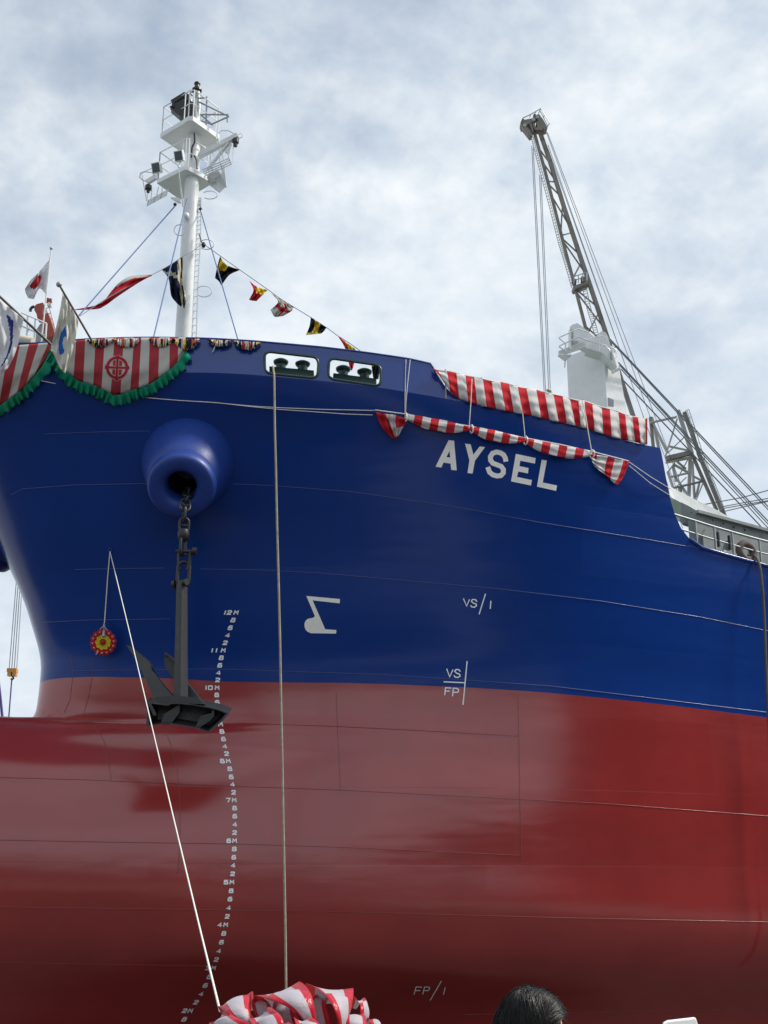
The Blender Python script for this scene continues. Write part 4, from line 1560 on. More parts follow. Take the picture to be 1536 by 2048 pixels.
wY = along(E2, Yv, 1133.5)
wXt = along(E2, Xv, 1232)
zbot = zw(14.5, 31)
E2b = Vector((P(1214.6, 811, DC).x, P(1214.6, 811, DC).y, zbot)); E2b = Vector((E2.x, E2.y, zbot))
wXm = wXt * 1.25
m = MB()
dz1 = P(1207, 742, DC).z - E2.z
m.hexa([Vector((E2.x, E2.y + wY, zbot)), Vector((E2.x, E2.y, zbot)), Vector((E2.x + wXt * 3.2, E2.y, zbot)), Vector((E2.x + wXt * 3.2, E2.y + wY, zbot)),
        E2 + Yv * wY + Vector((0, 0, .22)), E2, E2 + Xv * wXt, E2 + Xv * wXt + Yv * wY + Vector((0, 0, .22))])
CRANE = m.build('deck_crane', M['white'], SHIP)
m = MB()
Zq = lambda pts, D_: [P(*ZB2(x, y), D_) for x, y in pts]
m.prism(Zq([(300, 590), (305, 260), (340, 225), (420, 200), (480, 240), (550, 300), (700, 430), (580, 590), (480, 530)], DC - .3), VD * .5)
m.prism(Zq([(570, 590), (650, 490), (740, 370), (790, 325), (850, 340), (890, 400), (920, 510), (1030, 870), (810, 660)], DC - .6), VD * .7)
m.build('crane_top', M['white'], CRANE)
m = MB()
for (x0, x1) in ((318, 335), (345, 358), (368, 430)):
    m.prism(Zq([(x0, 585), (x0 + 4, 300 if x0 < 360 else 480), (x1, 290 if x0 < 360 else 470), (x1 + 2, 560)], DC - .34), VD * .03)
m.prism(Zq([(885, 1350), (975, 1385), (975, 1490), (890, 1480)], DC - .1), -VD * .05)
m.prism(Zq([(920, 640), (950, 660), (960, 770), (925, 750)], DC - .64), -VD * .03)
m.build('crane_louvre', M['grey'], CRANE)
m = MB()
m.prism(Zq([(130, 675), (490, 530), (550, 560), (250, 690)], DC - .9), Vector((0, 0, .12)))
m.prism(Zq([(130, 680), (250, 690), (330, 680), (240, 760)], DC - .6), VD * .2)
m.tube(Zq([(235, 750), (225, 880)], DC - .3), .03, 5)
m.build('crane_platform', M['white'], CRANE)
m = MB()
m.prism(Zq([(955, 930), (1060, 880), (1075, 900), (965, 950)], DC - .8), VD * .2)
m.build('crane_bracket', M['white'], CRANE)
m = MB()
for dy in (0, 130):
    m.tube(Zq([(230, 630 - (130 - dy) * .2), (240, 515 + dy * .0), (140, 435 + dy), (150, 420 + dy), (310, 345 + dy), (440, 290 + dy * .95), (600, 350 + dy)], DC - .95)[2:], .028, 5)
for (x, y0, y1) in ((238, 640, 510), (310, 600, 345), (760, 640, 390)):
    m.tube(Zq([(x, y0), (x, y1)], DC - .95), .03, 5)
m.tube(Zq([(140, 435), (235, 515)], DC - .95), .028, 5); m.tube(Zq([(140, 565), (220, 620)], DC - .95), .028, 5)
m.tube(Zq([(430, 415), (560, 455), (700, 420), (800, 400), (870, 430)], DC - .95), .02, 5)
m.tube(Zq([(540, 460), (700, 510), (850, 540), (920, 620)], DC - .95), .02, 5)
m.tube(Zq([(930, 560), (1010, 600), (1020, 720), (960, 790)], DC - .5), .02, 5)
m.build('crane_railing', M['white'], CRANE, smooth=60)
# luffing wires running down to the jib tip far aft
m = MB()
for a_, c_, r_ in (((1219, 677), (1536, 1013), .030), ((1221, 682), (1536, 1019), .026), ((1237, 725), (1536, 1042), .030), ((1239, 730), (1536, 1048), .026), ((1242, 738), (1536, 1056), .024), ((1248, 762), (1536, 1068), .030)):
    ex_ = 1.25
    q0 = P(*a_, DC); q1 = P(*c_, DC + 9)
    m.tube([q0, q0 + (q1 - q0) * .33, q0 + (q1 - q0) * .66, q0 + (q1 - q0) * ex_], r_, 5)
m.build('luffing_wire', M['wire'], CRANE)
# ------------------------------------------------------------------ cloth helpers
def interp_px(ctrl, n):
    """dense polyline through pixel control points (uniform, pchip)"""
    t = np.linspace(0, 1, len(ctrl)); q = np.linspace(0, 1, n)
    c = np.array(ctrl, float)
    return np.stack([pchip(t, c[:, k], q) for k in range(c.shape[1])], 1)


def grid_px(ctrl_rows, nu, nv):
    """control rows (each a list of (x,y,..)) -> nv x nu dense array"""
    R = np.array([interp_px(r, nu) for r in ctrl_rows])
    t = np.linspace(0, 1, len(ctrl_rows)); q = np.linspace(0, 1, nv)
    out = np.zeros((nv, nu, R.shape[2]))
    for j in range(nu):
        for k in range(R.shape[2]):
            out[:, j, k] = pchip(t, R[:, j, k], q) if len(ctrl_rows) > 2 else R[0, j, k] + (R[1, j, k] - R[0, j, k]) * q
    return out


def cloth_obj(name, pts, matfn, mats, parent=None, loc=None, thick=0.006):
    b = MB(); b.grid(pts, matfn)
    o = b.build(name, mats, parent, smooth=70, loc=loc, fix=False)
    md = o.modifiers.new('thickness', 'SOLIDIFY'); md.thickness = thick; md.offset = 0
    return o


def flag(name, ctrl, D, matfn, mats, label, group=None, nu=24, nv=18, fold=.06, fq=(2.2, 1.3), ph=0.0, cat='flag', parent=None):
    """ctrl: rows of (px,py,dD)"""
    g_ = grid_px(ctrl, nu, nv)
    rows = []
    for i in range(nv):
        r = []
        for j in range(nu):
            u, v = j / (nu - 1), i / (nv - 1)
            x, y, dd_ = g_[i, j]
            w = fold * math.sin(2 * PI * (fq[0] * u + fq[1] * v) + ph) + fold * .5 * math.sin(2 * PI * (fq[0] * 1.7 * u - fq[1] * 2.1 * v) + ph * 2)
            r.append(P(x, y, D + dd_ + w))
        rows.append(r)
    o = cloth_obj(name, rows, lambda i, j: matfn((j + .5) / (nu - 1), (i + .5) / (nv - 1)), mats, parent)
    if parent is None: tag(o, label, cat, group)
    return o


def wall_off(px, py, off):
    """point on the bulwark/rail plane under a pixel, lifted off it"""
    h = cast(WALL, px, py)
    if h is None:
        h = cast(HULLBVH, px, py)
    return h[0] - ray(px, py) * off


def hull_or_wall(px, py, off):
    h = hit(px, py)
    return h[0] - ray(px, py) * off


# ------------------------------------------------------------------ long striped screen along the rail
Z5 = lambda x, y: (720 + x / 2.518, 680 + y / 2.518)
topx = [370, 390, 437, 485, 530, 575, 618, 662, 705, 750, 793, 838, 887, 930, 973, 1020, 1055, 1100, 1130, 1170, 1217, 1258, 1300, 1335, 1370, 1400, 1435, 1447]
top_c = [(370, 143), (485, 163), (620, 195), (705, 208), (795, 232), (890, 250), (975, 270), (1050, 290), (1130, 307), (1215, 333), (1300, 358), (1375, 385), (1447, 393)]
bot_c = [(400, 180), (430, 226), (455, 262), (500, 297), (590, 325), (685, 347), (775, 365), (865, 380), (955, 403), (1043, 420), (1125, 440), (1180, 458), (1268, 487), (1350, 508), (1447, 527)]
botx = [400, 418, 455, 500, 545, 590, 638, 685, 733, 775, 820, 865, 912, 955, 1000, 1043, 1085, 1112, 1140, 1182, 1225, 1268, 1315, 1350, 1385, 1415, 1443, 1447]
SUB = 6
nu = (len(topx) - 1) * SUB + 1
tx = np.interp(np.linspace(0, len(topx) - 1, nu), range(len(topx)), topx)
bx_ = np.interp(np.linspace(0, len(botx) - 1, nu), range(len(botx)), botx)
nv = 14
rows = []
rs_ = np.random.default_rng(3)
phs = rs_.uniform(0, 6.28, 40)
for i in range(nv):
    v = i / (nv - 1); r = []
    for j in range(nu):
        x0, y0 = tx[j], np.interp(tx[j], [c[0] for c in top_c], [c[1] for c in top_c])
        x1, y1 = bx_[j], np.interp(bx_[j], [c[0] for c in bot_c], [c[1] for c in bot_c])
        x = x0 + (x1 - x0) * v; y = y0 + (y1 - y0) * v
        y += 3.0 * math.sin(j * .33) * (1 - v) * .6
        # fabric sags and wrinkles: long vertical folds and horizontal creases
        w = .05 + .035 * math.sin(j * .55 + 1.5 * math.sin(v * 3)) * (0.4 + v) + .025 * math.sin(v * 17 + phs[(j // 6) % 40] + j * .13) + .10 * math.sin(PI * v)
        r.append(wall_off(*Z5(x, y), .04 + w))
    rows.append(r)
t = thing('striped_screen', sum((Vector(p) for p in rows[-1]), Vector()) / nu, 'long red and white striped cloth screen stretched along the rail above the name', 'cloth screen')
o = cloth_obj('cloth', rows, lambda i, j: (j // SUB) % 2, [M['cred'], M['cwhite']], t)
m = MB()
m.tube([rows[0][j] - Vector((0, 0, .02)) for j in range(0, nu, 4)], .02, 6)
m.build('rope_hem', M['cord'], t, smooth=60)
m = MB()
for j in range(12, nu, 24):
    m.tube([rows[0][j] + Vector((0, .06, .05)), rows[0][j] + Vector((0, .06, -.8))], .022, 6)
m.build('rail_post', M['grey'], t)

# ------------------------------------------------------------------ scalloped bow banners
Z2b = lambda pts: zpts(pts, 0, 470, 3.84)


def banner(label, top, bot, tbx, bbx, firstred, crest=False):
    SUBB = 6
    n = (len(tbx) - 1) * SUBB + 1
    tx_ = np.interp(np.linspace(0, len(tbx) - 1, n), range(len(tbx)), tbx)
    bx2 = np.interp(np.linspace(0, len(bbx) - 1, n), range(len(bbx)), bbx)
    nv_ = 18; rows = []
    botpts = np.array(bot, float)
    # bottom edge parametrised by x (dense)
    for i in range(nv_):
        v = i / (nv_ - 1); r = []
        for j in range(n):
            y0 = np.interp(tx_[j], [c[0] for c in top], [c[1] for c in top])
            y1 = np.interp(bx2[j], botpts[:, 0], botpts[:, 1])
            x = tx_[j] + (bx2[j] - tx_[j]) * v; y = y0 + (y1 - y0) * v
            w = .07 + .035 * math.sin(j * .31 + 2 * v) * v + .03 * math.sin(v * 13 + j * .21) * v + .05 * math.sin(PI * v)
            r.append(hull_or_wall(x, y, w))
        rows.append(r)
    t = thing('striped_banner', rows[-1][n // 2], label, 'banner')
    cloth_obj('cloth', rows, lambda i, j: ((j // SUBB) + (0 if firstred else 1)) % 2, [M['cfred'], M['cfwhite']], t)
    # green ruffle below
    rr = []
    edge = rows[-1]
    k = 9
    rf = []
    px_edge = [(bx2[j], np.interp(bx2[j], botpts[:, 0], botpts[:, 1])) for j in range(n)]
    dense = interp_px(px_edge, n * 3)
    for i in range(7):
        v = i / 6; r = []
        for j in range(len(dense)):
            a_ = dense[max(0, j - 2)]; c_ = dense[min(len(dense) - 1, j + 2)]
            tg = (c_ - a_) / (np.linalg.norm(c_ - a_) + 1e-9)
            nrm = np.array([-tg[1], tg[0]])
            if nrm[1] < 0: nrm = -nrm
            dirn = nrm * .75 + np.array([0, .45])
            drop = 17.5 * v * (1 + .08 * math.sin(j * 1.1) + .07 * math.sin(j * .37 + 1))
            q_ = dense[j] + dirn * drop + np.array([1.5 * v * math.sin(j * .62 + 1.3 * math.sin(j * .11)), 0])
            w = .10 + .085 * v * math.sin(j * .62 + 1.3 * math.sin(j * .11)) + .03 * math.sin(j * .41)
            r.append(hull_or_wall(q_[0], q_[1], w))
        rf.append(r)
    cloth_obj('ruffle', rf, None, [M['cgreen']], t)
    return t, rows


top = Z2b([(380, 882), (470, 845), (570, 812), (700, 797), (1000, 789), (1425, 786)])
bot = Z2b([(396, 895), (430, 945), (500, 1040), (600, 1120), (740, 1160), (800, 1190), (870, 1230), (940, 1225), (1000, 1195), (1150, 1145), (1220, 1100), (1280, 1055), (1340, 1000), (1380, 960), (1410, 905), (1425, 875)])
tbx = [x / 3.84 for x in (385, 440, 510, 585, 655, 735, 805, 880, 950, 1030, 1085, 1150, 1225, 1305, 1370, 1425)]
bbx = [x / 3.84 for x in (396, 425, 470, 565, 640, 715, 780, 850, 925, 1000, 1065, 1140, 1215, 1300, 1365, 1422)]
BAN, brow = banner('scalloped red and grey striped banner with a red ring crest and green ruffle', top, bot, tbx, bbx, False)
# crest: ring with a cross through it, laid on the banner
bb = MB()
BANBVH = build_bvh(brow)


class CrestDecal(Decal):
    pass


def crest_pt(px, py, off):
    h = BANBVH.ray_cast(CAM, ray(px, py), 200)
    n_ = h[1]
    if n_.dot(ray(px, py)) > 0: n_ = -n_
    return h[0] + n_ * off


_keep = on_hull
for (wid, mat, off, nm_) in ((8.4, M['cfwhite'], .010, 'crest_border'), (5.6, M['emred'], .016, 'crest')):
    on_hull = lambda px, py, o_, off=off: crest_pt(px, py, off)
    d = Decal(off)
    cx, cy = 234.6, 735.8
    d.stroke([(cx + 19.5 * math.cos(a_), cy + 20.0 * math.sin(a_)) for a_ in np.linspace(0, 2 * PI, 30)[:-1]], wid, closed=True)
    d.stroke([(cx - 23, cy - 1), (cx + 23, cy + .5)], wid * .8)
    d.stroke([(cx + 1, cy - 23), (cx - 1.5, cy + 24)], wid * .8)
    for a_ in ((cx - 23, cy - 1, 0), (cx + 23, cy, 0), (cx + 1, cy - 23, 1), (cx - 1, cy + 24, 1)):
        if a_[2]: d.stroke([(a_[0] - 3, a_[1]), (a_[0] + 3, a_[1])], wid * .5)
        else: d.stroke([(a_[0], a_[1] - 3), (a_[0], a_[1] + 3)], wid * .5)
    d.b.build(nm_, mat, BAN)
on_hull = _keep
top = [(-70, 694), (0, 690), (41, 690), (101, 685)]
bot = [(-70, 800), (-40, 812), (0, 811), (21, 795), (41.7, 780), (65, 757), (86, 730), (97, 706), (101, 692)]
tbx = [-70, -48, -25, -3, 18, 40, 58, 77, 97, 101]
bbx = [-70, -62, -46, -24, -2, 17, 34, 51, 68, 100]
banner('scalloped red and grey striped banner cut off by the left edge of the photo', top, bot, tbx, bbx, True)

# ------------------------------------------------------------------ garlands of bundled signal flags over the bulwark
GAR = [(175, 227, 692.5, 'bundled flag garland at the white flag pole, first of the swags'), (227, 280, 693, 'second bundled flag garland from the white flag pole'),
       (299, 346, 692, 'bundled flag garland between the two ropes left of the mast foot'), (346, 399, 697, 'bundled flag garland hanging right below the mast foot'),
       (417, 463.5, 691.5, 'bundled flag garland with a loose white cord end'), (468, 521, 698, 'bundled flag garland nearest to the bulwark windows')]
gcol = [M['cwhite'], M['cyellow'], M['cnavy'], M['cblack'], M['corange'], M['cfred'], M['ccream']]
for (x0, x1, yb, lab) in GAR:
    m = MB(); cr_ = np.random.default_rng(int(x0))
    N = 120
    for k in range(N):
        u = (k + .5) / N + cr_.normal(0, .006)
        x = x0 + (x1 - x0) * u
        yt = np.interp(x, [c[0] for c in TOPB], [c[1] for c in TOPB])
        dip = (yb - yt) * (1 - abs(2 * u - 1)**2.4)
        m.cur = int(cr_.choice(7, p=[.28, .13, .18, .16, .10, .05, .10]))
        xa = x + cr_.normal(0, .7)
        lay = cr_.uniform(.03, .17)
        th_ = cr_.uniform(.013, .024)
        pa = hull_or_wall(xa, yt + 1.5 + cr_.uniform(0, 2), lay); pm = hull_or_wall(x + cr_.normal(0, .6), yt + 1.5 + dip * .55, lay + .05); pb = hull_or_wall(x + cr_.normal(0, 1.0), yt + 2 + dip * cr_.uniform(.86, 1.06), lay)
        m.tube([pa, pm, pb], [th_ * .8, th_ * 1.25, th_ * .8], 5)
    o = m.build('flag_garland', gcol, None, smooth=60)
    tag(o, lab, 'garland', 'flag garlands on the bulwark')
m = MB()
m.tube([hull_or_wall(430, 692, .12), hull_or_wall(428, 698, .12), hull_or_wall(425, 704, .06)], .012, 5)
tag(m.build('cord_end', M['cord']), 'loose white cord end dangling from a bundled garland', 'cord')

# ------------------------------------------------------------------ furled name curtain under the rail
ties = [(750, 825), (812, 834), (943, 858), (1051, 881), (1184, 908), (1257, 924)]


def curtain():
    t = thing('name_curtain', hull_or_wall(1000, 875, .3), 'furled red and white striped name curtain tied up above the ship name', 'curtain')
    for si, (a_, c_, bow_, wid, nstr, red0) in enumerate(((1, 2, 5, 21, 8, 0), (2, 3, 4, 20, 7, 1), (3, 4, 7, 23, 8, 1))):
        a = np.array(ties[a_], float); c = np.array(ties[c_], float)
        n = nstr * 7 + 1; K = 22
        m = MB(); rows = []
        tg = (c - a) / np.linalg.norm(c - a); nr = np.array([-tg[1], tg[0]])
        for i in range(n):
            u = i / (n - 1)
            ctr = a + (c - a) * u + nr * bow_ * math.sin(PI * u)
            w = (4.0 + (wid - 4.0) * min(1, math.sin(PI * u) ** .6 * 1.05)) / 2
            r = []
            p0 = hull_or_wall(ctr[0], ctr[1], .16); n_ = hit(ctr[0], ctr[1])[1]
            for k in range(K):
                an = 2 * PI * k / K
                rad = w * (1 + .16 * math.sin(an * 4 + u * 5 + si) + .10 * math.sin(an * 7 - u * 9))
                dx = nr * math.sin(an) * rad
                q = hull_or_wall(ctr[0] + dx[0], ctr[1] + dx[1], .16 + .11 * math.cos(an) * rad / 11)
                r.append(q)
            r.append(r[0])
            rows.append(r)
        m.grid(rows, lambda i, j: (i // 7 + red0) % 2)
        m.build('furled_cloth', [M['cwhite'], M['cred']], t, smooth=70)
    # hanging tails
    ZD = lambda pts: zpts(pts, 740, 800, 6.98)
    c1 = [ZD([(80, 168), (200, 190), (330, 205), (520, 270)]), ZD([(110, 260), (240, 290), (330, 310), (510, 310)]), ZD([(190, 410), (280, 400), (350, 400), (460, 380)]), ZD([(300, 530), (335, 535), (370, 530), (395, 510)])]
    g_ = grid_px(c1, 30, 20)
    rows = [[hull_or_wall(g_[i, j, 0], g_[i, j, 1], .14 + .05 * math.sin(j * .8 + i * .25) + .03 * math.sin(i * .7)) for j in range(30)] for i in range(20)]
    def f1(i, j):
        u = (j + .5) / 29; v = (i + .5) / 19
        return 1 if (u < .36 + .16 * v) or (u > .72 and v < .62) or v > .93 else 0
    cloth_obj('curtain_tail', rows, f1, [M['cwhite'], M['cred']], t)
    ZE = lambda pts: zpts(pts, 1040, 850, 6.4)
    c2 = [ZE([(905, 370), (1000, 385), (1110, 400), (1200, 430), (1310, 450), (1395, 475)]), ZE([(910, 420), (990, 470), (1080, 510), (1170, 540), (1280, 560), (1360, 580)]), ZE([(930, 480), (1000, 545), (1070, 600), (1150, 650), (1240, 680), (1310, 690)]),
          ZE([(965, 540), (1020, 590), (1080, 630), (1150, 690), (1200, 740), (1250, 770)])]
    g_ = grid_px(c2, 36, 20)
    rows = [[hull_or_wall(g_[i, j, 0], g_[i, j, 1], .14 + (.055 * math.sin(i * 1.15 + j * .12) * (1 - j / 40)) + .03 * math.sin(j * .7 + i * .2)) for j in range(36)] for i in range(20)]
    def f2(i, j):
        u = (j + .5) / 35
        return 1 if u < .17 and i < 5 or .42 < u < .62 or u > .82 else 0
    cloth_obj('curtain_tail', rows, f2, [M['cwhite'], M['cred']], t)
    m = MB()
    m.tube([hull_or_wall(x, y - 4, .14) for x, y in [(750, 824), (780, 828), (812, 832), (880, 846), (943, 857), (1000, 869), (1051, 880), (1120, 893), (1184, 907), (1257, 926)]], .016, 6)
    m.build('head_rope', M['cord'], t, smooth=60)
    for (x, y) in ties[1:5]:
        m = MB()
        c_ = hull_or_wall(x, y, .17)
        m.tube([c_ + Vector((0, 0, .12 * math.sin(a_))) + hit(x, y)[1] * .12 * math.cos(a_) for a_ in np.linspace(0, 2 * PI, 12)], .02, 5)
        m.build('tie', M['cord'], t, smooth=60)
    return t


curtain()


def rope(name, pts, r, mat, label, cat='rope', group=None, n=6):
    m = MB(); m.tube(pts, r, n)
    return tag(m.build(name, mat, None, smooth=70), label, cat, group)


gl = 'white hang lines of the name curtain'
m_pts = lambda L, off: [hull_or_wall(x, y, off) for x, y in L]
rope('hang_line', m_pts([(812, 719), (811, 745), (810.5, 770), (810, 800), (810, 832)], .10), .010, M['cord'], 'left one of the paired white lines at the bulwark end', group=gl)
rope('hang_line', m_pts([(820.5, 719), (817, 750), (814, 780), (812, 805), (811, 832)], .13), .010, M['cord'], 'slanting right one of the paired white lines at the bulwark end', group=gl)
rope('hang_line', m_pts([(944, 757), (943, 775), (942, 800), (940, 830), (938, 857)], .22), .012, M['cord'], 'white line down over the screen to the curtain above the letter Y', group=gl)
rope('hang_line', m_pts([(1045, 824), (1047, 845), (1049, 862), (1050, 880)], .16), .012, M['cord'], 'white line to the curtain tie above the letter E', group=gl)
rope('hang_line', m_pts([(1164, 800), (1168, 815), (1172, 835), (1176, 862), (1180, 885), (1184, 907)], .24), .014, M['cord'], 'white line to the curtain tie right of the letter L', group=gl)
gp = 'white pull lines of the name curtain'
rope('pull_line', m_pts([(75, 760), (100, 765)], .03) + m_pts([(115, 768), (130, 771), (180, 781), (240, 789), (285, 794.5)], -.02) + m_pts([(300, 796), (360, 801), (420, 804.5), (500, 812), (560, 815.5), (650, 819), (700, 820), (749, 821)], .05), .011, M['cord'], 'long white line from the striped banner to the left curtain corner', group=gp)
rope('pull_line', m_pts([(430, 805), (500, 813), (560, 819), (620, 823), (690, 828), (745, 830)], .12), .010, M['cord'], 'short white line below the long one, ending at the curtain tail', group=gp)
rope('pull_line', [hull_or_wall(1258, 924, .16), hull_or_wall(1300, 953, .16), P(1341, 978, depth(hull_or_wall(1325, 968, .16)) + .3)], .011, M['cord'], 'upper white line from the right curtain tail to the deck break', group=gp)
rope('pull_line', [hull_or_wall(1258, 931, .16), hull_or_wall(1300, 966, .16), P(1343, 993, depth(hull_or_wall(1325, 980, .16)) + .3)], .010, M['cord'], 'lower white line from the right curtain tail to the deck break', group=gp)

# mooring rope over the fairlead window
w0 = wall(*wall_sh(548, 745)); Dw0 = depth(w0)
seqp = [(546, 733, Dw0 + .45), (547, 741, Dw0 + .05), (548, 747, Dw0 - .12), (548.5, 760, Dw0 - .16), (549.5, 850, Dw0 - .15), (552, 950, Dw0 - .15), (554, 1050, Dw0 - .15), (557, 1160, Dw0 - .15), (560, 1280, Dw0 - .15), (562, 1400, Dw0 - .15),
        (564.5, 1520, Dw0 - .15), (566.5, 1640, Dw0 - .15), (569, 1760, Dw0 - .15), (571, 1880, Dw0 - .15), (572, 1965, Dw0 - .15), (572.5, 2030, Dw0 - .15)]
rp = [P(*q) for q in seqp]
rp += [Vector((rp[-1].x, rp[-1].y, 0.05))]
rope('mooring_rope', rp, .028, M['rope'], 'long tan mooring rope hanging from the left bulwark window', n=8)
fp = edge_pt(X_at(1510, 1127), .20, .1)
fo_ = depth(fp)
rope('mooring_rope', [fp + Vector((0, .5, .05)), P(1509, 1110, fo_ + .05), P(1514, 1118, fo_ - .15), P(1519, 1130, fo_ - .3), P(1522, 1150, fo_ - .35), P(1526, 1190, fo_ - .35), P(1529, 1250, fo_ - .35), P(1531, 1310, fo_ - .35), P(1534, 1380, fo_ - .35), P(1538, 1460, fo_ - .35),
                      P(1545, 1700, fo_ - .4), P(1552, 2000, fo_ - .4)], .040, M['roped'], 'dark rope leading down from the brown fairlead at the right', n=8)

# ------------------------------------------------------------------ stays, signal line and signal flags
sg = 'blue rope stays of the foremast'
MDp = 34.9
for (a_, c_, lab) in ((((351, 411), MDp - .1), ((150, 640), 31.8), 'long blue stay slanting left from the mast to the white flag pole'),
                      (((374, 398), MDp - .4), ((307, 675), 30.5), 'steep blue stay crossing the navy signal flag'),
                      (((401, 421), MDp), ((476, 680), 30.8), 'blue stay right of the mast beside its ladder')):
    rope('stay', [P(*a_[0], a_[1]), P((a_[0][0] + c_[0][0]) / 2, (a_[0][1] + c_[0][1]) / 2, (a_[1] + c_[1]) / 2), P(*c_[0], c_[1])], .020, M['bluerope'], lab, 'stay', sg)
m = MB()
m.ball(P(350, 409, MDp - .1), .06, 8, 6); m.ball(P(401, 418, MDp - .05), .06, 8, 6)
m.tube([P(398, 468, MDp - .2), P(404, 486, MDp - .2)], .018, 5); m.ball(P(407, 490, MDp - .2), .075, 8, 6, (1, 1, 1.4))
m.build('rigging_block', M['black'], MAST, smooth=60)
dL = lambda x: np.interp(x, [158, 402], [31.6, MDp - .2])
dR = lambda x: np.interp(x, [402, 735], [MDp - .2, 33.4])
LL_ = [(402, 489), (385, 503), (368, 511), (345, 527), (324, 539), (305, 549), (280, 560), (240, 582), (205, 602), (160, 632)]
LR_ = [(410, 490), (442, 513), (480, 540), (510, 561), (537, 580), (560, 597), (587.5, 614), (620, 634), (653, 655), (676, 672), (700, 687), (725, 705), (740, 714)]
rope('signal_line', [P(x, y, dL(x)) for x, y in LL_], .012, M['wire'], 'thin line of signal flags running left from the mast', 'line')
rope('signal_line', [P(x, y, dR(x)) for x, y in LR_], .012, M['wire'], 'thin line of signal flags running right from the mast to the bulwark', 'line')
gf = 'signal flags on the dressing line'
flag('signal_pennant', [[(305, 549, 0), (267, 551, .1), (239, 565, 0), (224, 581, .1), (207, 602, 0), (190, 611, 0), (150, 619, .1)],
                        [(303, 552, 0), (274, 560, 0), (247, 574, -.1), (228, 588, -.15), (206, 608, 0), (190, 614, 0), (150, 619.5, .1)],
                        [(300, 553, 0), (283, 562, .1), (253, 581, .1), (231, 596, .1), (212, 610, 0), (194, 618, 0), (150, 620, .1)]], dL(260), lambda u, v: 1 if (u < .42 and v < .34 - u * .5) else 0,
     [M['cred'], M['cfwhite']], 'long twisted red and white pennant left of the mast', gf, nu=40, nv=14, fold=.05)
flag('signal_flag', [[(324, 539, 0), (345, 527, 0), (366.5, 513, 0)], [(338, 560, .1), (352, 560, -.12), (366, 562, .05)], [(342, 590, 0), (356, 592, .12), (372, 596, -.1)], [(354, 607, 0), (362, 613, 0), (370, 617, 0)]], dL(345),
     lambda u, v: 1 if (abs(u - .80 + .1 * v) < .075 or abs(v - .12 - .25 * u) < .055 or u > .965 or (u > .9 and v > .6 and v < .8)) else 0, [M['cnavy'], M['ccream']], 'navy signal flag with a cream cross blown against the mast', gf, fold=.08)
flag('signal_flag', [[(440, 513, 0), (452, 529, -.1), (480, 540, 0)], [(433, 540, 0), (447, 543, .12), (460, 549, -.05)], [(430, 556, 0), (438, 563, 0), (442.5, 571, 0)]], dR(455), lambda u, v: 1 if (u < .62 and v < .55 and u > .08 and v + u * .2 < .55) else 0,
     [M['cblack'], M['cyellow']], 'yellow and black signal flag just right of the mast', gf, fold=.07)
flag('signal_flag', [[(499, 562, 0), (513, 573, .1), (535, 580, 0)], [(507, 580, 0), (512, 587, -.1), (525, 590, 0)], [(498, 599.5, 0), (505, 601.5, .1), (513, 602, 0)]], dR(515), lambda u, v: 1 if (u > .5 and v < .5) else 0,
     [M['cred'], M['cyellow']], 'small red signal flag with a yellow upper corner', gf, fold=.06)
flag('signal_flag', [[(543, 587, 0), (560, 597, .05), (587.5, 614, 0)], [(556, 603, 0), (566, 612, -.1), (584, 621, 0)], [(541, 620, 0), (551, 634, .1), (566, 632, 0)]], dR(565), lambda u, v: 1 if (abs(u - .66) < .055 or abs(v - .66) < .075) and v > .2 else 0,
     [M['cfwhite'], M['cred']], 'white signal flag with a thin red cross', gf, fold=.06, nu=36, nv=28)
flag('signal_flag', [[(622, 634, 0), (636, 644, 0), (653, 655, 0)], [(619, 652, 0), (634, 655, .1), (649, 661, 0)], [(612, 670, 0), (628, 668.5, -.08), (643, 667, 0)]], dR(635), lambda u, v: 1 if (.32 < u < .66 or (v > .88)) else 0,
     [M['cnavy'], M['cyellow']], 'yellow and navy signal flag nearest above the bulwark', gf, fold=.06)
flag('signal_flag', [[(676, 672, 0), (690, 683, 0), (711, 698, 0)], [(690, 696, 0), (698, 703, .08), (708, 712, 0)], [(697, 722, 0), (702, 729, 0), (708, 726, 0)], [(700, 738, 0), (703, 741, 0), (706, 736, 0)]], dR(690), lambda u, v: 1 if (u > .5 and v < .36) else 0,
     [M['cred'], M['cyellow']], 'red and yellow signal flag dipping behind the right bulwark window', gf, fold=.05)
flag('signal_flag', [[(742, 724, 0), (750, 724, 0), (757, 727, 0)], [(744, 740, 0), (751, 738, .05), (759, 740, 0)], [(747, 760, 0), (752, 759, 0), (757, 758, 0)]], dR(735), lambda u, v: 1 if v < .28 else 0,
     [M['cblack'], M['cyellow']], 'black and yellow signal flag inside the right bulwark window', gf, fold=.05)

# ------------------------------------------------------------------ flags on poles at the stem
def pole_flag(label, base, tip, D0, D1, r, ball, ctrl, D, matfn, mats, fold, polemat, cat='flag'):
    b = P(*base, D0); tpt = P(*tip, D1)
    t = thing('flag_on_pole', b, label, cat)
    m = MB(); m.tube([b, tpt], r, 10); m.build('flag_pole', polemat, t, smooth=60)
    if ball:
        m = MB(); m.ball(tpt, ball, 14, 10); m.build('finial', M['grey'], t, smooth=180)
    flag('flag_cloth', ctrl, D, matfn, mats, None, fold=fold, parent=t, nu=40, nv=44)
    return t


def em1(u, v):                                   # blue swoosh with a bite out of it
    x, y = u, v
    if .42 < v < .84:
        c_ = .44
        w = .17 * math.sin(PI * (v - .42) / .42) ** .7
        if abs(u - c_) < w and not (((u - c_ - .14) / .15)**2 + ((v - .61) / .10)**2 < 1): return 1
    return 0


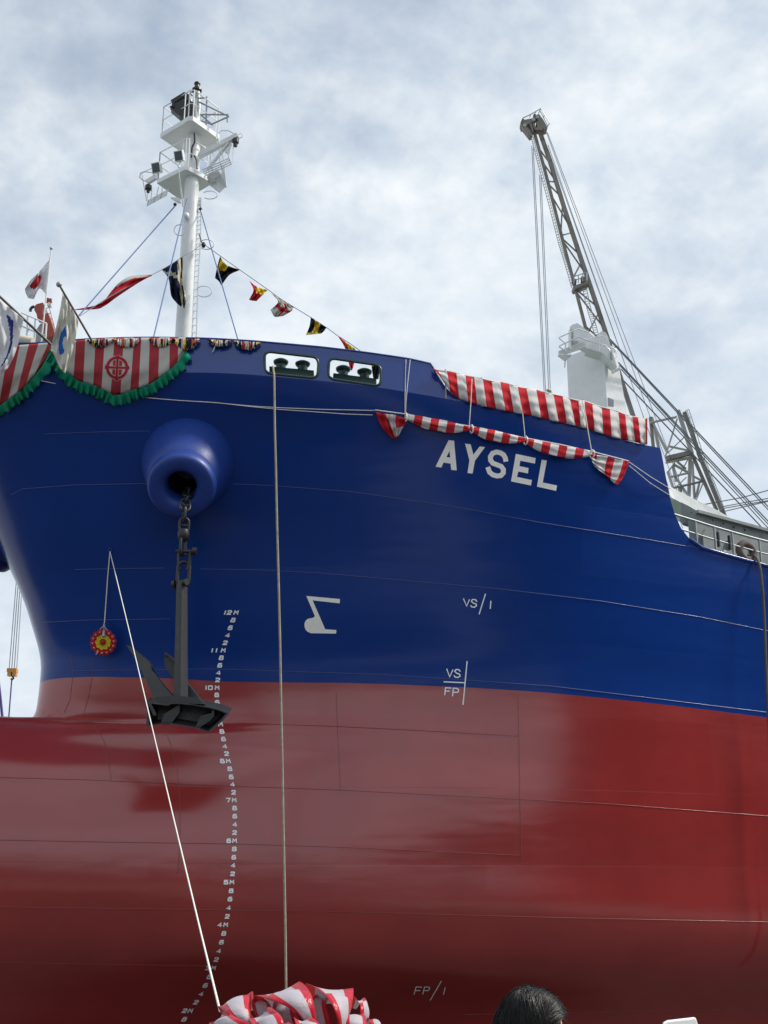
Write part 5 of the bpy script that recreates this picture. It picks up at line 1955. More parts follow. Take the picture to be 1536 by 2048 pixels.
pole_flag('cream flag with a blue swoosh on a slanting brown pole', (184, 682), (118, 569), 28.6, 27.6, .028, .075,
          [[(126, 582, 0), (135, 598, .05), (146, 620, 0), (157, 643, .1)], [(121, 615, 0), (130, 635, -.08), (140, 655, .06), (152, 672, 0)], [(108, 672, 0), (120, 685, .1), (134, 700, -.06), (143, 708, 0)], [(101.5, 694, 0), (111, 716, 0), (121, 738, 0), (130, 747, 0)]],
          28.0, em1, [M['cflagcream'], M['emblue']], .05, M['pole'])
pole_flag('white flag with a navy curve on the leftmost slanting pole', (106, 693), (-62, 535), 28.5, 26.5, .036, .08,
          [[(-40, 562, 0), (-8, 595, 0), (20, 616, .08), (47, 638, 0)], [(-55, 610, 0), (-10, 640, -.1), (18, 665, .06), (40, 672, 0)], [(-60, 680, 0), (-20, 700, .1), (8, 712, -.06), (28, 712, 0)], [(-60, 740, 0), (-30, 752, 0), (-8, 752, 0), (14, 738, 0)]],
          27.4, lambda u, v: 1 if (abs(u - (.62 + .16 * math.sin(PI * (v - .1) * 1.1)) + .0) < .035 * (1.2 - v) + .012 and .12 < v < .85) or (.0 < v - .15 < .18 and .70 < u < .76) else 0, [M['cflag'], M['emnavy']], .06, M['pole'])
pole_flag('Japanese flag with a red disc on a thin white pole', (82, 690), (102.5, 497), 33.0, 33.0, .022, .05,
          [[(99.5, 519, 0), (96, 545, .0), (91, 587, 0)], [(84, 537, .25), (82, 556, .2), (80, 577, .1)], [(76, 546, -.05), (74, 562, -.1), (72, 588, 0)], [(62, 560, .1), (57, 575, .1), (67, 598, .1)], [(57, 567, 0), (50, 580, 0), (56, 596, 0)]],
          32.9, lambda u, v: 1 if ((u - .5) / .28)**2 + ((v - .47) / .22)**2 < 1 else 0, [M['cflag'], M['emred']], .03, M['white'])
# ------------------------------------------------------------------ forecastle fittings beside the flags
Z7 = lambda pts, D_: [P(x / 7.68, 560 + y / 7.68, D_) for x, y in pts]
m = MB()
for dy, dd_ in ((0, 0), (1, 0)):
    m.tube(Z7([(330, 500 + 205 * dy), (430, 545 + 205 * dy), (560, 600 + 205 * dy), (715, 668 + 190 * dy)], 32.2), .022, 6)
for (x, y0, y1) in ((425, 545, 880), (715, 668, 900), (540, 590, 900)):
    m.tube(Z7([(x, y0), (x - 15, y1)], 32.2), .024, 6)
m.tube(Z7([(440, 650), (460, 700), (430, 790), (400, 830)], 32.2), .014, 5)
m.build('guard_rail', M['white'], SHIP, smooth=60)
m = MB()
m.tube(Z7([(255, 905), (300, 925), (400, 945), (500, 965)], 30.2), .16, 14)
tag(m.build('canvas_roll', M['beige'], None, smooth=50), 'rolled beige canvas lying on the bulwark beside the left banner', 'canvas roll')
t = thing('small_red_crane', Z7([(790, 880)], 36)[0], 'small red crane with hook behind the Japanese flag pole', 'crane')
m = MB()
m.beam(*Z7([(800, 900), (690, 560)], 36), .34, .3)
m.beam(*Z7([(640, 620), (610, 480)], 36), .26, .2)
m.build('jib', M['redsteel'], t)
m = MB()
m.prism(Z7([(535, 400), (560, 370), (660, 345), (670, 385), (640, 440), (600, 490), (545, 495), (525, 460)], 35.9), VD * .4)
m.build('winch_head', M['redsteel'], t)
m = MB()
m.tube(Z7([(530, 405), (490, 420), (470, 445), (468, 480)], 35.9), .05, 7)
m.build('hook', M['black'], t)
m = MB()
m.beam(*Z7([(735, 280), (720, 350)], 36), .08); m.beam(*Z7([(775, 290), (780, 350)], 36), .08); m.beam(*Z7([(720, 325), (790, 310)], 36), .07)
m.build('limit_switch', M['redsteel'], t)
m = MB()
for xs in ((700, 440, 830, 790), (760, 420, 850, 760)):
    m.tube(Z7([(xs[0], xs[1]), (xs[2], xs[3])], 36), .025, 5)
for k in range(5):
    f = k / 4
    m.tube(Z7([(700 + 130 * f, 440 + 350 * f), (760 + 90 * f, 420 + 340 * f)], 36), .02, 5)
m.beam(*Z7([(735, 385), (795, 392)], 36), .16, .1)
m.build('ladder', M['white'], t)
m = MB()
m.prism(Z7([(620, 670), (700, 660), (715, 900), (540, 960), (560, 760)], 36.3), VD * .4)
m.build('pedestal', M['grey'], t)

# ------------------------------------------------------------------ hook of a yard crane beyond the stem
t = thing('crane_hook', P(25, 1345, 80), 'orange crane hook block hanging on four wires beyond the stem', 'crane hook')
m = MB()
m.box(P(25, 1341, 80), RD * .32, VD * .22, Vector((0, 0, .12)))
m.box(P(20, 1346, 80), RD * .12, VD * .2, Vector((0, 0, .22))); m.box(P(30, 1346, 80), RD * .12, VD * .2, Vector((0, 0, .22)))
m.build('hook_block', M['hook'], t)
m = MB(); m.tube([P(25, 1345, 80), P(25, 1352, 80), P(27, 1357, 80), P(24, 1360, 80), P(22, 1357, 80)], .07, 6); m.build('hook', M['black'], t)
m = MB()
for k in range(4):
    x0 = 18.2 + 5.1 * k; sl_ = -.082 + .006 * k
    m.tube([P(x0, 1340, 80), P(x0 - sl_ * 240, 1100, 80), P(x0 - sl_ * 520, 820, 80)], .035, 5)
m.build('hoist_wire', M['wirelight'], t)
m = MB()
m.tube([P(23.5, 1358, 80), P(17, 1440, 80), P(14, 1480, 80)], .05, 5)
m.build('sling', M['purple'], t)
m = MB()
m.tube([P(-6, 1340, 78), P(0, 1388, 78), P(5, 1438, 78), P(8, 1470, 78)], .09, 6)
tag(m.build('sling', M['purple']), 'thick purple sling at the left edge beyond the stem', 'sling')

# ------------------------------------------------------------------ lattice yard crane boom behind the ship
Z6 = lambda x, y: (1000 + x / 3.413, 200 + y / 3.413)
CD = 105.0
LEFT = [(232, 215), (330, 570), (420, 930), (505, 1250), (590, 1580), (660, 1850)]
RIGHT = [(262, 190), (345, 430), (480, 870), (600, 1220), (735, 1630), (870, 2040), (1010, 2470)]
t = thing('yard_crane', Vector((P(1300, 840, CD).x, P(1300, 840, CD).y, 0)), 'tall weathered lattice boom crane rising behind the white crane post', 'crane')


def pl_at(pl, f):
    c = interp_px(pl, 50)
    i = min(48, int(f * 49)); q = f * 49 - i
    return c[i] + (c[i + 1] - c[i]) * q


def chord(pl, D_, w, h_, name, mat, sub=8):
    m = MB(); q = interp_px(pl, sub)
    for i in range(sub - 1):
        m.beam(P(*Z6(*q[i]), D_), P(*Z6(*q[i + 1]), D_), w, h_)
    return m.build(name, mat, t)


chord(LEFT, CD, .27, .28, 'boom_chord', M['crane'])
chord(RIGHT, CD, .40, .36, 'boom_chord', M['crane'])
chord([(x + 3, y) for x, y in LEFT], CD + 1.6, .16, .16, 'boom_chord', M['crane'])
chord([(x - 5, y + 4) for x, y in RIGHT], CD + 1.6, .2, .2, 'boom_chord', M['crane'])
m = MB()


def on_line(pl, y):
    xs_ = [p[0] for p in pl]; ys_ = [p[1] for p in pl]
    return float(np.interp(y, ys_, xs_))


segs = [(330, 440, 1), (420, 560, 0), (555, 560, 2), (575, 660, 0), (650, 870, 0), (700, 910, 3), (925, 905, 2), (945, 1055, 0), (960, 1195, 0), (1100, 1220, 3), (1290, 1410, 0), (1310, 1560, 0), (1450, 1600, 3), (1540, 1700, 0)]
for (yl, yr, kind) in segs:
    if kind == 3: yl, yr = yr, yl
    a_ = P(*Z6(on_line(LEFT, yl), yl), CD); c_ = P(*Z6(on_line(RIGHT, yr), yr), CD + (.8 if kind else 0))
    m.beam(a_, c_, .12, .12)
for f in np.linspace(.04, .95, 14):
    y = 250 + 1300 * f
    a_ = P(*Z6(on_line(LEFT, y), y), CD); c_ = P(*Z6(on_line(LEFT, y) + 3, y + 8), CD + 1.6); m.beam(a_, c_, .06, .06)
    a_ = P(*Z6(on_line(RIGHT, y), y), CD); c_ = P(*Z6(on_line(RIGHT, y) - 5, y + 8), CD + 1.6); m.beam(a_, c_, .06, .06)
m.build('lattice', M['crane'], t)
m = MB()
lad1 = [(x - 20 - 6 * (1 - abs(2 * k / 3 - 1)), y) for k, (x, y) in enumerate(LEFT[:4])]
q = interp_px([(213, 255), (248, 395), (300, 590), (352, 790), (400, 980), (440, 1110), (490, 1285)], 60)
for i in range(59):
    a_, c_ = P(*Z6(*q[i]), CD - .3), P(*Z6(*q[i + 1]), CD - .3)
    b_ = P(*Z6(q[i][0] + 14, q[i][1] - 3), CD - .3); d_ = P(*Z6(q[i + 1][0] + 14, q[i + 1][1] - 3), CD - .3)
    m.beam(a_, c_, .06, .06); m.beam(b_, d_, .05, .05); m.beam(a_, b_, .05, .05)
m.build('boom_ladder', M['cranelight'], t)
m = MB()
q = interp_px([(565, 1290), (590, 1410), (620, 1510), (650, 1620)], 22)
for i in range(21):
    a_, c_ = P(*Z6(*q[i]), CD - .3), P(*Z6(*q[i + 1]), CD - .3)
    b_ = P(*Z6(q[i][0] + 26, q[i][1] - 5), CD - .3); d_ = P(*Z6(q[i + 1][0] + 26, q[i + 1][1] - 5), CD - .3)
    m.beam(a_, c_, .06, .06); m.beam(b_, d_, .06, .06); m.beam(a_, b_, .05, .05)
m.build('boom_ladder', M['grey'], t)
m = MB()
m.prism([P(*Z6(x, y), CD - .6) for x, y in ((500, 1268), (600, 1236), (608, 1252), (510, 1288))], VD * 1.2)
m.box(P(*Z6(568, 1228), CD - .3), RD * .22, VD * .25, Vector((0, 0, .25)))
m.box(P(*Z6(505, 1240), CD - .3), RD * .22, VD * .2, Vector((0, 0, .2)))
m.build('boom_platform', M['crane'], t)
m = MB()
for dy in (0, 28):
    m.tube([P(*Z6(500, 1235 - dy), CD - .6), P(*Z6(590, 1205 - dy), CD - .6)], .05, 5)
for x in (505, 535, 565, 592):
    m.tube([P(*Z6(x, 1260 - (x - 500) * .3), CD - .6), P(*Z6(x, 1205 - (x - 500) * .3), CD - .6)], .05, 5)
m.build('boom_railing', M['grey'], t)
# head with sheaves
ZH = lambda pts, D_: [P(1030 + x / 15.36, 210 + y / 15.36, D_) for x, y in pts]
m = MB()
for poly_, th_ in (([(170, 530), (230, 400), (300, 450), (560, 400), (560, 300), (600, 255), (650, 300), (640, 480), (400, 590), (300, 610), (215, 650)], 1.0),
                   ([(660, 300), (740, 275), (870, 450), (1000, 690), (890, 740), (800, 640), (700, 480), (690, 400)], 1.1),
                   ([(210, 650), (330, 640), (440, 760), (545, 935), (465, 970), (330, 800)], .7),
                   ([(440, 580), (520, 560), (570, 800), (560, 850), (500, 700)], .8), ([(540, 560), (600, 540), (640, 690), (600, 760)], .8), ([(660, 500), (730, 500), (870, 760), (720, 760), (600, 745), (600, 690), (690, 690)], .8)):
    m.prism(ZH(poly_, CD - .5), VD * th_)
m.build('boom_head', M['crane'], t)
m = MB()
for c_ in ((300, 610), (570, 440), (690, 360)):
    q = ZH([c_], CD - .6)[0]
    m.lathe(q, VD, [(0, .0), (0, .17), (.08, .19), (.2, .15), (.32, .19), (.4, .17), (.4, 0)], 18)
m.build('sheave', M['cranelight'], t, smooth=40)
m = MB()
m.tube(ZH([(240, 400), (480, 290), (790, 110), (900, 300), (1065, 550), (985, 690)], CD - .6), .055, 5)
m.tube(ZH([(760, 170), (860, 340), (1000, 640)], CD - .6), .04, 5)
for a_, c_ in (((480, 290), (450, 380)), ((790, 110), (720, 260)), ((900, 300), (870, 400)), ((640, 200), (610, 270))):
    m.tube(ZH([a_, c_], CD - .6), .045, 5)
m.build('head_railing', M['grey'], t)
m = MB()
for (a_, c_) in (((1063.5, 292), (1088, 778)), ((1066.5, 296), (1091, 780)), ((1079, 350), (1097.5, 783)), ((1082, 352), (1101, 785))):
    m.tube([P(*a_, CD + .5), P(*c_, CD + .5), P(c_[0] + 2, c_[1] + 60, CD + .5)], .045, 5)
m.build('hoist_wire', M['wirelight'], t)
m = MB()
for (a_, c_) in (((1092, 262), (1248, 690)), ((1095, 265), (1256, 690)), ((1096, 290), (1240, 700)), ((1097, 300), (1236, 690))):
    k_ = 2.0
    m.tube([P(*a_, CD), P(*c_, CD + 3), P(c_[0] + (c_[0] - a_[0]) * .9, c_[1] + (c_[1] - a_[1]) * .9, CD + 6)], .04, 5)
m.build('luffing_wire', M['wirelight'], t)

# ------------------------------------------------------------------ second yard crane: lattice tower right of the forecastle
t = thing('lattice_tower', Vector((P(1400, 1000, 92).x, P(1400, 1000, 92).y, 0)), 'grey and brown lattice crane tower behind the white jib', 'crane tower')
ZT = lambda x, y: (1300 + x / 6.508, 800 + y / 6.508)
TD = 92.0


def bars(lst, name, mat):
    m = MB()
    for (x0, y0, x1, y1, w, dd_) in lst:
        ww = w / 6.508 * TD / F
        a_ = P(*ZT(x0, y0), TD + dd_); c_ = P(*ZT(x1, y1), TD + dd_)
        m.beam(a_, c_, ww, max(ww, .3), up=VD)
    return m.build(name, mat, t)


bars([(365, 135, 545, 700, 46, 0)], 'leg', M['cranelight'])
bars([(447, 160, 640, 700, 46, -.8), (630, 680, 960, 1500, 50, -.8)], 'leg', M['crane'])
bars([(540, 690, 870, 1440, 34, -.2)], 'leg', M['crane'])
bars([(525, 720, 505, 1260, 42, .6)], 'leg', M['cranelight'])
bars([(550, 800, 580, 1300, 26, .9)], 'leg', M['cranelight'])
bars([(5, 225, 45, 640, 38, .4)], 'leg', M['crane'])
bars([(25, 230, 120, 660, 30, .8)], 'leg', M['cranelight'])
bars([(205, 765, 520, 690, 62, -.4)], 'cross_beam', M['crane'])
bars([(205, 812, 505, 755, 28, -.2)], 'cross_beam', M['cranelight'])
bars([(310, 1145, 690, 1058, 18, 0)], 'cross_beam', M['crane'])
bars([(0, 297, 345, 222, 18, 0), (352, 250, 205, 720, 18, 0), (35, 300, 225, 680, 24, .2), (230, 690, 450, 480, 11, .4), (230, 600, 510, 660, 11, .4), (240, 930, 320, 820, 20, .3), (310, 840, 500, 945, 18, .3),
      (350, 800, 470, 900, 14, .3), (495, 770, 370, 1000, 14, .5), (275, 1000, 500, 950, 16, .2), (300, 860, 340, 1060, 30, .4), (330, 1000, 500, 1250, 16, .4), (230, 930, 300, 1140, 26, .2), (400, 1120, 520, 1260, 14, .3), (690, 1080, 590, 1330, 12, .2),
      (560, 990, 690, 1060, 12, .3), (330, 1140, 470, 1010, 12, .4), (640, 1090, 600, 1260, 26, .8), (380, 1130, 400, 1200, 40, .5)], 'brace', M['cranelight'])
m = MB()
lr = interp_px([(505, 120), (590, 380), (690, 700), (790, 960), (900, 1230), (1000, 1520)], 40)
for i in range(39):
    m.beam(P(*ZT(*lr[i]), TD - 1), P(*ZT(*lr[i + 1]), TD - 1), .05, .05)
    if i % 3 == 0:
        m.beam(P(*ZT(*lr[i]), TD - 1), P(*ZT(lr[i][0] - 48, lr[i][1] + 24), TD - 1), .04, .04)
        if i < 36:
            m.beam(P(*ZT(lr[i][0] - 24, lr[i][1] + 12), TD - 1), P(*ZT(lr[i + 3][0] - 24, lr[i + 3][1] + 12), TD - 1), .04, .04)
m.build('ladder', M['grey'], t)
m = MB()
for (y0, y1) in ((1360, 1175), (1395, 1280), (1420, 1310), (1465, 1320)):
    m.tube([P(*ZT(700 if y0 == 1360 else 900, y0 + (0 if y0 == 1360 else 0)), TD), P(*ZT(1200, (y0 + y1) / 2 + 2), TD + 1), P(*ZT(1800, y1 - (y0 - y1) * .4), TD + 2)], .05, 5)
m.build('stay_wire', M['wire'], t)
m = MB(); m.ball(P(1098, 781, 33.5), .07, 10, 8, (1.4, 1, .9))
tag(m.build('light_cap', M['beige'], None, smooth=180), 'small tan cap peeking over the striped screen', 'cap')

# ------------------------------------------------------------------ wreath hanging at the bow with its cut line
hp = cast(HULLBVH, 220, 1103)
wr_c0 = hit(208, 1283)
wD = depth(wr_c0[0]) - .35
WR = thing('flower_wreath', P(208, 1285, wD), 'round red and yellow flower wreath with a bottle hanging before the stem', 'wreath')
wn = (-VD * .95 - Vector((0, 0, .30))).normalized()
ws = wn.cross(Vector((0, 0, 1))).normalized(); wu = ws.cross(wn)
wc = P(207.5, 1284, wD)
if ws.dot(RD) < 0: ws = -ws; 
pxm = wD / F * 1.0
m = MB()
m.lathe(wc + wn * -.06, wn, [(0, .0), (0, .24), (.05, .27), (.09, .2), (.09, 0)], 26)
m.build('wreath_base', M['cyellow'], WR, smooth=60)
rw = 21.5 * pxm
for k in range(14):
    a_ = 2 * PI * k / 14 + .1
    c_ = wc + ws * rw * math.cos(a_) + wu * rw * 1.0 * math.sin(a_) + wn * .03
    m = MB(); m.lathe(c_, wn, [(-.03, .03), (0, .068), (.03, .075), (.045, .055), (.02, .02), (.02, 0)], 12)
    fw_ = m.build('red_flower', M['cred'], WR, smooth=60)
    m = MB(); m.ball(c_ + wn * .035, .026, 8, 6); m.build('flower_heart', M['ccream'], fw_, smooth=180)
rw2 = 11 * pxm
for k in range(9):
    a_ = 2 * PI * k / 9 + .3
    c_ = wc + ws * rw2 * 1.05 * math.cos(a_) + wu * rw2 * math.sin(a_) + wn * .06
    m = MB(); m.lathe(c_, wn, [(-.03, .02), (0, .06), (.03, .062), (.02, .02), (.02, 0)], 9)
    m.build('yellow_flower', M['cyellow'], WR, smooth=40)
m = MB(); m.ball(wc + wn * .09, .062, 12, 8, (1, 1, .9)); m.build('centre_flower', M['cred'], WR, smooth=180)
m = MB()
m.tube([P(208.5, 1246, wD), P(208.5, 1254, wD), P(208, 1262, wD - .14), P(207.5, 1273, wD - .17)], [.016, .035, .036, .045], 10)
m.build('bottle', M['grey'], WR, smooth=50)
m = MB()
for (x, y, x2, y2) in ((208, 1250, 199, 1260), (208, 1252, 216, 1262), (206, 1268, 205, 1275), (196, 1303, 192, 1309)):
    m.beam(P(x, y, wD - .1), P(x2, y2, wD - .12), .06, .01)
m.build('ribbon', M['cwhite'], WR)
BOWD = 4.0
apex = P(220, 1103, depth(hp[0]) - .05)
rope('launch_line', [apex, P(215, 1160, (depth(apex) + wD) / 2), P(209, 1246, wD)], .014, M['cord'], 'short grey line from the hull eye down to the flower wreath')
rope('launch_line', [apex, P(252.5, 1237, 24.3), P(296, 1420, 16.5), P(350, 1648, 10.2), P(400, 1858, 6.2), P(440, 2022, BOWD + .12)], [.0115, .0095, .0072, .0055, .0044, .0040], M['cord'], 'bright white line running down from the hull eye to the ribbon bow')
m = MB(); m.tube([apex + Vector((0, 0, .05)) + RD * .05 * math.cos(a_) + Vector((0, 0, .05 * math.sin(a_))) for a_ in np.linspace(0, 2 * PI, 10)], .012, 5)
m.build('line_eye', M['bluetrim'], SHIP)

# ------------------------------------------------------------------ ribbon bow on the ceremonial table
def ribbon_mat():
    m = bpy.data.materials.new('bow ribbon'); m.use_nodes = True
    t_ = NT(m.node_tree); b = t_.n.get('Principled BSDF')
    at = t_.add('ShaderNodeAttribute'); at.attribute_name = 'across'
    f = at.outputs['Fac']
    e = t_.math('ABSOLUTE', t_.math('SUBTRACT', f, 0.5))
    mk = t_.math('GREATER_THAN', e, 0.285)
    v = t_.add('ShaderNodeTexCoord').outputs['Object']
    n = t_.noise(v, 14, 4, .6)
    shaded_white = t_.ramp(n, [(.3, (.56, .51, .56)), (.7, (.64, .60, .64))])  # white dimmed towards lavender, putting shade into the ribbon colour
    c = t_.mix(mk, shaded_white, (.66, .008, .035))
    t_.link(c, b.inputs['Base Color'])
    r = t_.mix(mk, (.55, .55, .55), (.28, .28, .28)); t_.link(r, b.inputs['Roughness'])
    b.inputs['Sheen Weight'].default_value = .2
    bp = t_.add('ShaderNodeBump'); bp.inputs['Strength'].default_value = .5; bp.inputs['Distance'].default_value = .01
    t_.link(t_.noise(v, 22, 4, .55, .8), bp.inputs['Height']); t_.link(bp.outputs[0], b.inputs['Normal'])
    tr = t_.add('ShaderNodeBsdfTranslucent'); t_.link(c, tr.inputs[0])
    mx = t_.add('ShaderNodeMixShader'); mx.inputs[0].default_value = .38
    t_.link(b.outputs[0], mx.inputs[1]); t_.link(tr.outputs[0], mx.inputs[2])
    t_.link(mx.outputs[0], t_.n.get('Material Output').inputs[0])
    return m


M['ribbon'] = ribbon_mat()
BOW = thing('ribbon_bow', P(590, 2110, BOWD), 'large rosette bow of white ribbon with red edges', 'bow')


def ribbon_loop(pts, side, width, name='ribbon_loop', twist=None):
    """ribbon swept along pts, 'side' gives the across direction per point"""
    n = len(pts); K = 9
    b = MB(); rows = []; acr = []
    for i in range(n):
        s_ = side[i].normalized()
        cup = (pts[min(i + 1, n - 1)] - pts[max(i - 1, 0)]).normalized().cross(s_)
        rows.append([pts[i] + s_ * width * (k / (K - 1) - .5) + cup * .006 * math.cos(PI * (k / (K - 1) - .5)) for k in range(K)])
        acr += [k / (K - 1) for k in range(K)]
    b.grid(rows)
    o = b.build(name, M['ribbon'], BOW, smooth=180, fix=False)
    at = o.data.attributes.new('across', 'FLOAT', 'POINT')
    at.data.foreach_set('value', acr)
    md = o.modifiers.new('t', 'SOLIDIFY'); md.thickness = .0012
    return o


def bez(p, n=26):
    p = [Vector(q) for q in p]; out = []
    t_ = np.linspace(0, 1, len(p)); q = np.linspace(0, 1, n)
    arr = np.array([tuple(x) for x in p])
    ext = np.vstack([2 * arr[0] - arr[1], arr, 2 * arr[-1] - arr[-2]])
    for x in q:
        f_ = x * (len(p) - 1); i_ = min(int(f_), len(p) - 2); u_ = f_ - i_
        a0, a1, a2, a3 = ext[i_], ext[i_ + 1], ext[i_ + 2], ext[i_ + 3]
        out.append(Vector(.5 * (2 * a1 + (a2 - a0) * u_ + (2 * a0 - 5 * a1 + 4 * a2 - a3) * u_**2 + (3 * a1 - a0 - 3 * a2 + a3) * u_**3)))
    return out


def loop_px(ctrl, sides, width):
    """ctrl: (px,py,dD) through the ribbon's centre line; sides: direction as (right, up, away) at the same points"""
    pts = bez([P(x, y, BOWD + d_) for x, y, d_ in ctrl])
    sd = bez([RD * s[0] + Vector((0, 0, s[1])) + VD * s[2] for s in sides])
    ribbon_loop(pts, sd, width)


def petal(Lc, Rc, arch=.011):
    """one loop of ribbon: left and right edge through (px,py,dD), rising from the knot, over the fold and back"""
    n = 34; K = 11
    L_ = bez([P(x, y, BOWD + d_) for x, y, d_ in Lc], n); R_ = bez([P(x, y, BOWD + d_) for x, y, d_ in Rc], n)
    b = MB(); rows = []; acr = []
    for i in range(n):
        tg = (L_[min(i + 1, n - 1)] + R_[min(i + 1, n - 1)] - L_[max(i - 1, 0)] - R_[max(i - 1, 0)]).normalized()
        ac = (R_[i] - L_[i]); nr = tg.cross(ac).normalized()
        if nr.dot(VD) > 0 and i < n * .55: nr = -nr
        rows.append([L_[i] + ac * (k / (K - 1)) + nr * arch * math.sin(PI * k / (K - 1)) for k in range(K)])
        acr += [k / (K - 1) for k in range(K)]
    b.grid(rows)
    o = b.build('ribbon_loop', M['ribbon'], BOW, smooth=180, fix=False)
    at = o.data.attributes.new('across', 'FLOAT', 'POINT'); at.data.foreach_set('value', acr)
    md = o.modifiers.new('t', 'SOLIDIFY'); md.thickness = .001


W = .122
for Lc, Rc in (
    ([(600, 2105, -.05), (478, 2046, -.20), (444, 2018, -.16), (436, 2014, -.02), (450, 2040, .08)], [(615, 2100, -.05), (512, 2040, -.18), (499, 1994, -.13), (506, 1984, .0), (505, 2020, .1)]),
    ([(640, 2110, -.06), (600, 2032, -.22), (535, 1998, -.20), (507, 1992, -.05), (520, 2020, .1)], [(645, 2110, -.05), (634, 2045, -.2), (622, 1988, -.19), (598, 1963, -.02), (590, 1990, .12)]),
    ([(660, 2110, -.06), (676, 2050, -.2), (655, 1995, -.19), (612, 1967, -.04), (615, 2000, .1)], [(672, 2110, -.06), (692, 2050, -.12), (704, 2010, -.1), (706, 1976, .02), (690, 2000, .12)]),
    ([(635, 2110, -.02), (626, 2050, -.06), (622, 2008, -.03), (634, 1988, .05), (640, 2010, .12)], [(665, 2110, -.02), (662, 2050, -.10), (652, 2008, -.08), (660, 1990, .03), (650, 2010, .12)]),
    ([(690, 2100, 0), (716, 2040, -.03), (720, 2012, -.02), (708, 1993, .06), (700, 2012, .12)], [(700, 2100, .03), (736, 2040, .03), (735, 2010, .05), (728, 1995, .12), (714, 2012, .18)]),
    ([(690, 2110, -.08), (688, 2058, -.16), (688, 2036, -.15), (692, 2024, -.08), (695, 2040, 0)], [(700, 2115, -.08), (730, 2064, -.14), (733, 2042, -.12), (726, 2026, -.05), (722, 2040, .02)]),
    ([(690, 2120, 0), (735, 2060, -.06), (738, 2042, -.04), (735, 2033, .02), (725, 2045, .08)], [(700, 2130, 0), (765, 2072, -.04), (765, 2054, -.02), (757, 2043, .04), (745, 2060, .1)]),
    ([(590, 2125, -.1), (470, 2090, -.24), (425, 2058, -.2), (420, 2046, -.08), (440, 2080, .04)], [(600, 2115, -.1), (520, 2058, -.26), (472, 2034, -.24), (446, 2020, -.1), (455, 2050, .02)]),
    ([(600, 2130, -.15), (530, 2082, -.3), (508, 2056, -.3), (498, 2036, -.22), (515, 2050, -.12)], [(615, 2125, -.15), (576, 2066, -.3), (562, 2032, -.3), (536, 2014, -.22), (530, 2040, -.12)]),
    ([(620, 2130, -.15), (602, 2078, -.32), (594, 2054, -.32), (588, 2034, -.24), (595, 2060, -.12)], [(640, 2130, -.15), (662, 2082, -.32), (648, 2056, -.32), (620, 2034, -.24), (620, 2060, -.12)]),
    ([(590, 2110, -.02), (522, 2045, -.1), (504, 2014, -.08), (506, 1998, 0), (515, 2030, .1)], [(600, 2110, -.02), (548, 2040, -.1), (542, 2012, -.1), (528, 1999, 0), (530, 2030, .1)]),
    ([(600, 2110, .04), (548, 2040, .0), (545, 2015, .02), (552, 2002, .08), (560, 2030, .14)], [(630, 2110, .04), (600, 2045, -.05), (588, 2018, -.02), (580, 2008, .06), (580, 2030, .14)]),
    ([(560, 2120, -.2), (560, 2080, -.34), (545, 2062, -.34), (520, 2050, -.26), (530, 2070, -.18)], [(590, 2125, -.2), (600, 2082, -.36), (594, 2060, -.36), (575, 2044, -.28), (570, 2070, -.18)])):
    petal(Lc, Rc)
for k in range(10):                                   # the lower half of the rosette
    a_ = PI * (k + .5) / 10
    ex_, ey_ = math.cos(a_), math.sin(a_)
    cx, cy = 600 + ex_ * 175, 2112 + ey_ * 125
    tx_, ty_ = -ey_ * 38, ex_ * 38
    dd_ = -.10 - .14 * (k % 2)
    petal([(600 + tx_ * .3, 2112 + ty_ * .3, dd_ * .4), (600 + ex_ * 90 + tx_ * .8, 2112 + ey_ * 70 + ty_ * .8, dd_ - .06), (cx + tx_, cy + ty_, dd_), (cx + tx_, cy + ty_, dd_ + .08), (600 + ex_ * 80 + tx_ * .6, 2112 + ey_ * 60 + ty_ * .6, .06)],
          [(600 - tx_ * .3, 2112 - ty_ * .3, dd_ * .4), (600 + ex_ * 90 - tx_ * .8, 2112 + ey_ * 70 - ty_ * .8, dd_ - .06), (cx - tx_, cy - ty_, dd_), (cx - tx_, cy - ty_, dd_ + .08), (600 + ex_ * 80 - tx_ * .6, 2112 + ey_ * 60 - ty_ * .6, .06)])
for sx in (-1, 1):
    pts_ = bez([P(600, 2150, BOWD), P(600 + sx * 40, 2260, BOWD - .1), P(600 + sx * 75, 2420, BOWD - .05), P(600 + sx * 90, 2600, BOWD - .1)])
    ribbon_loop(pts_, [RD * .9 + VD * .3] * len(pts_), W * .9, 'ribbon_tail')
# stage platform, draped lectern that carries the bow
stage_z = 4.32
M['planks'] = paint('stage planks', (0.16, 0.12, 0.09), 0.8, var=0.2)
st = thing('stage', (0, 0, 0), 'timber ceremony stage below the camera with posts', 'stage')
st.location = CAM + VD * 1.0 + Vector((0, 0, -CAM.z))
m = MB()
c_ = CAM + VD * 1.6; c_ = Vector((c_.x, c_.y, stage_z - .08))
m.box(c_, RD * 4, VD * 4.2, Vector((0, 0, .08)))
m.build('floor', M['planks'], st)
for sx in (-3.6, 0, 3.6):
    for sy in (-3.8, 3.8):
        m = MB(); q = c_ + RD * sx + VD * sy
        m.beam(Vector((q.x, q.y, 0)), Vector((q.x, q.y, stage_z - .16)), .16); m.build('post', M['grey'], st)
lc = P(595, 2150, BOWD + .22)
t = thing('lectern', Vector((lc.x, lc.y, stage_z)), 'white draped ceremony stand that carries the ribbon bow', 'stand')
m = MB()
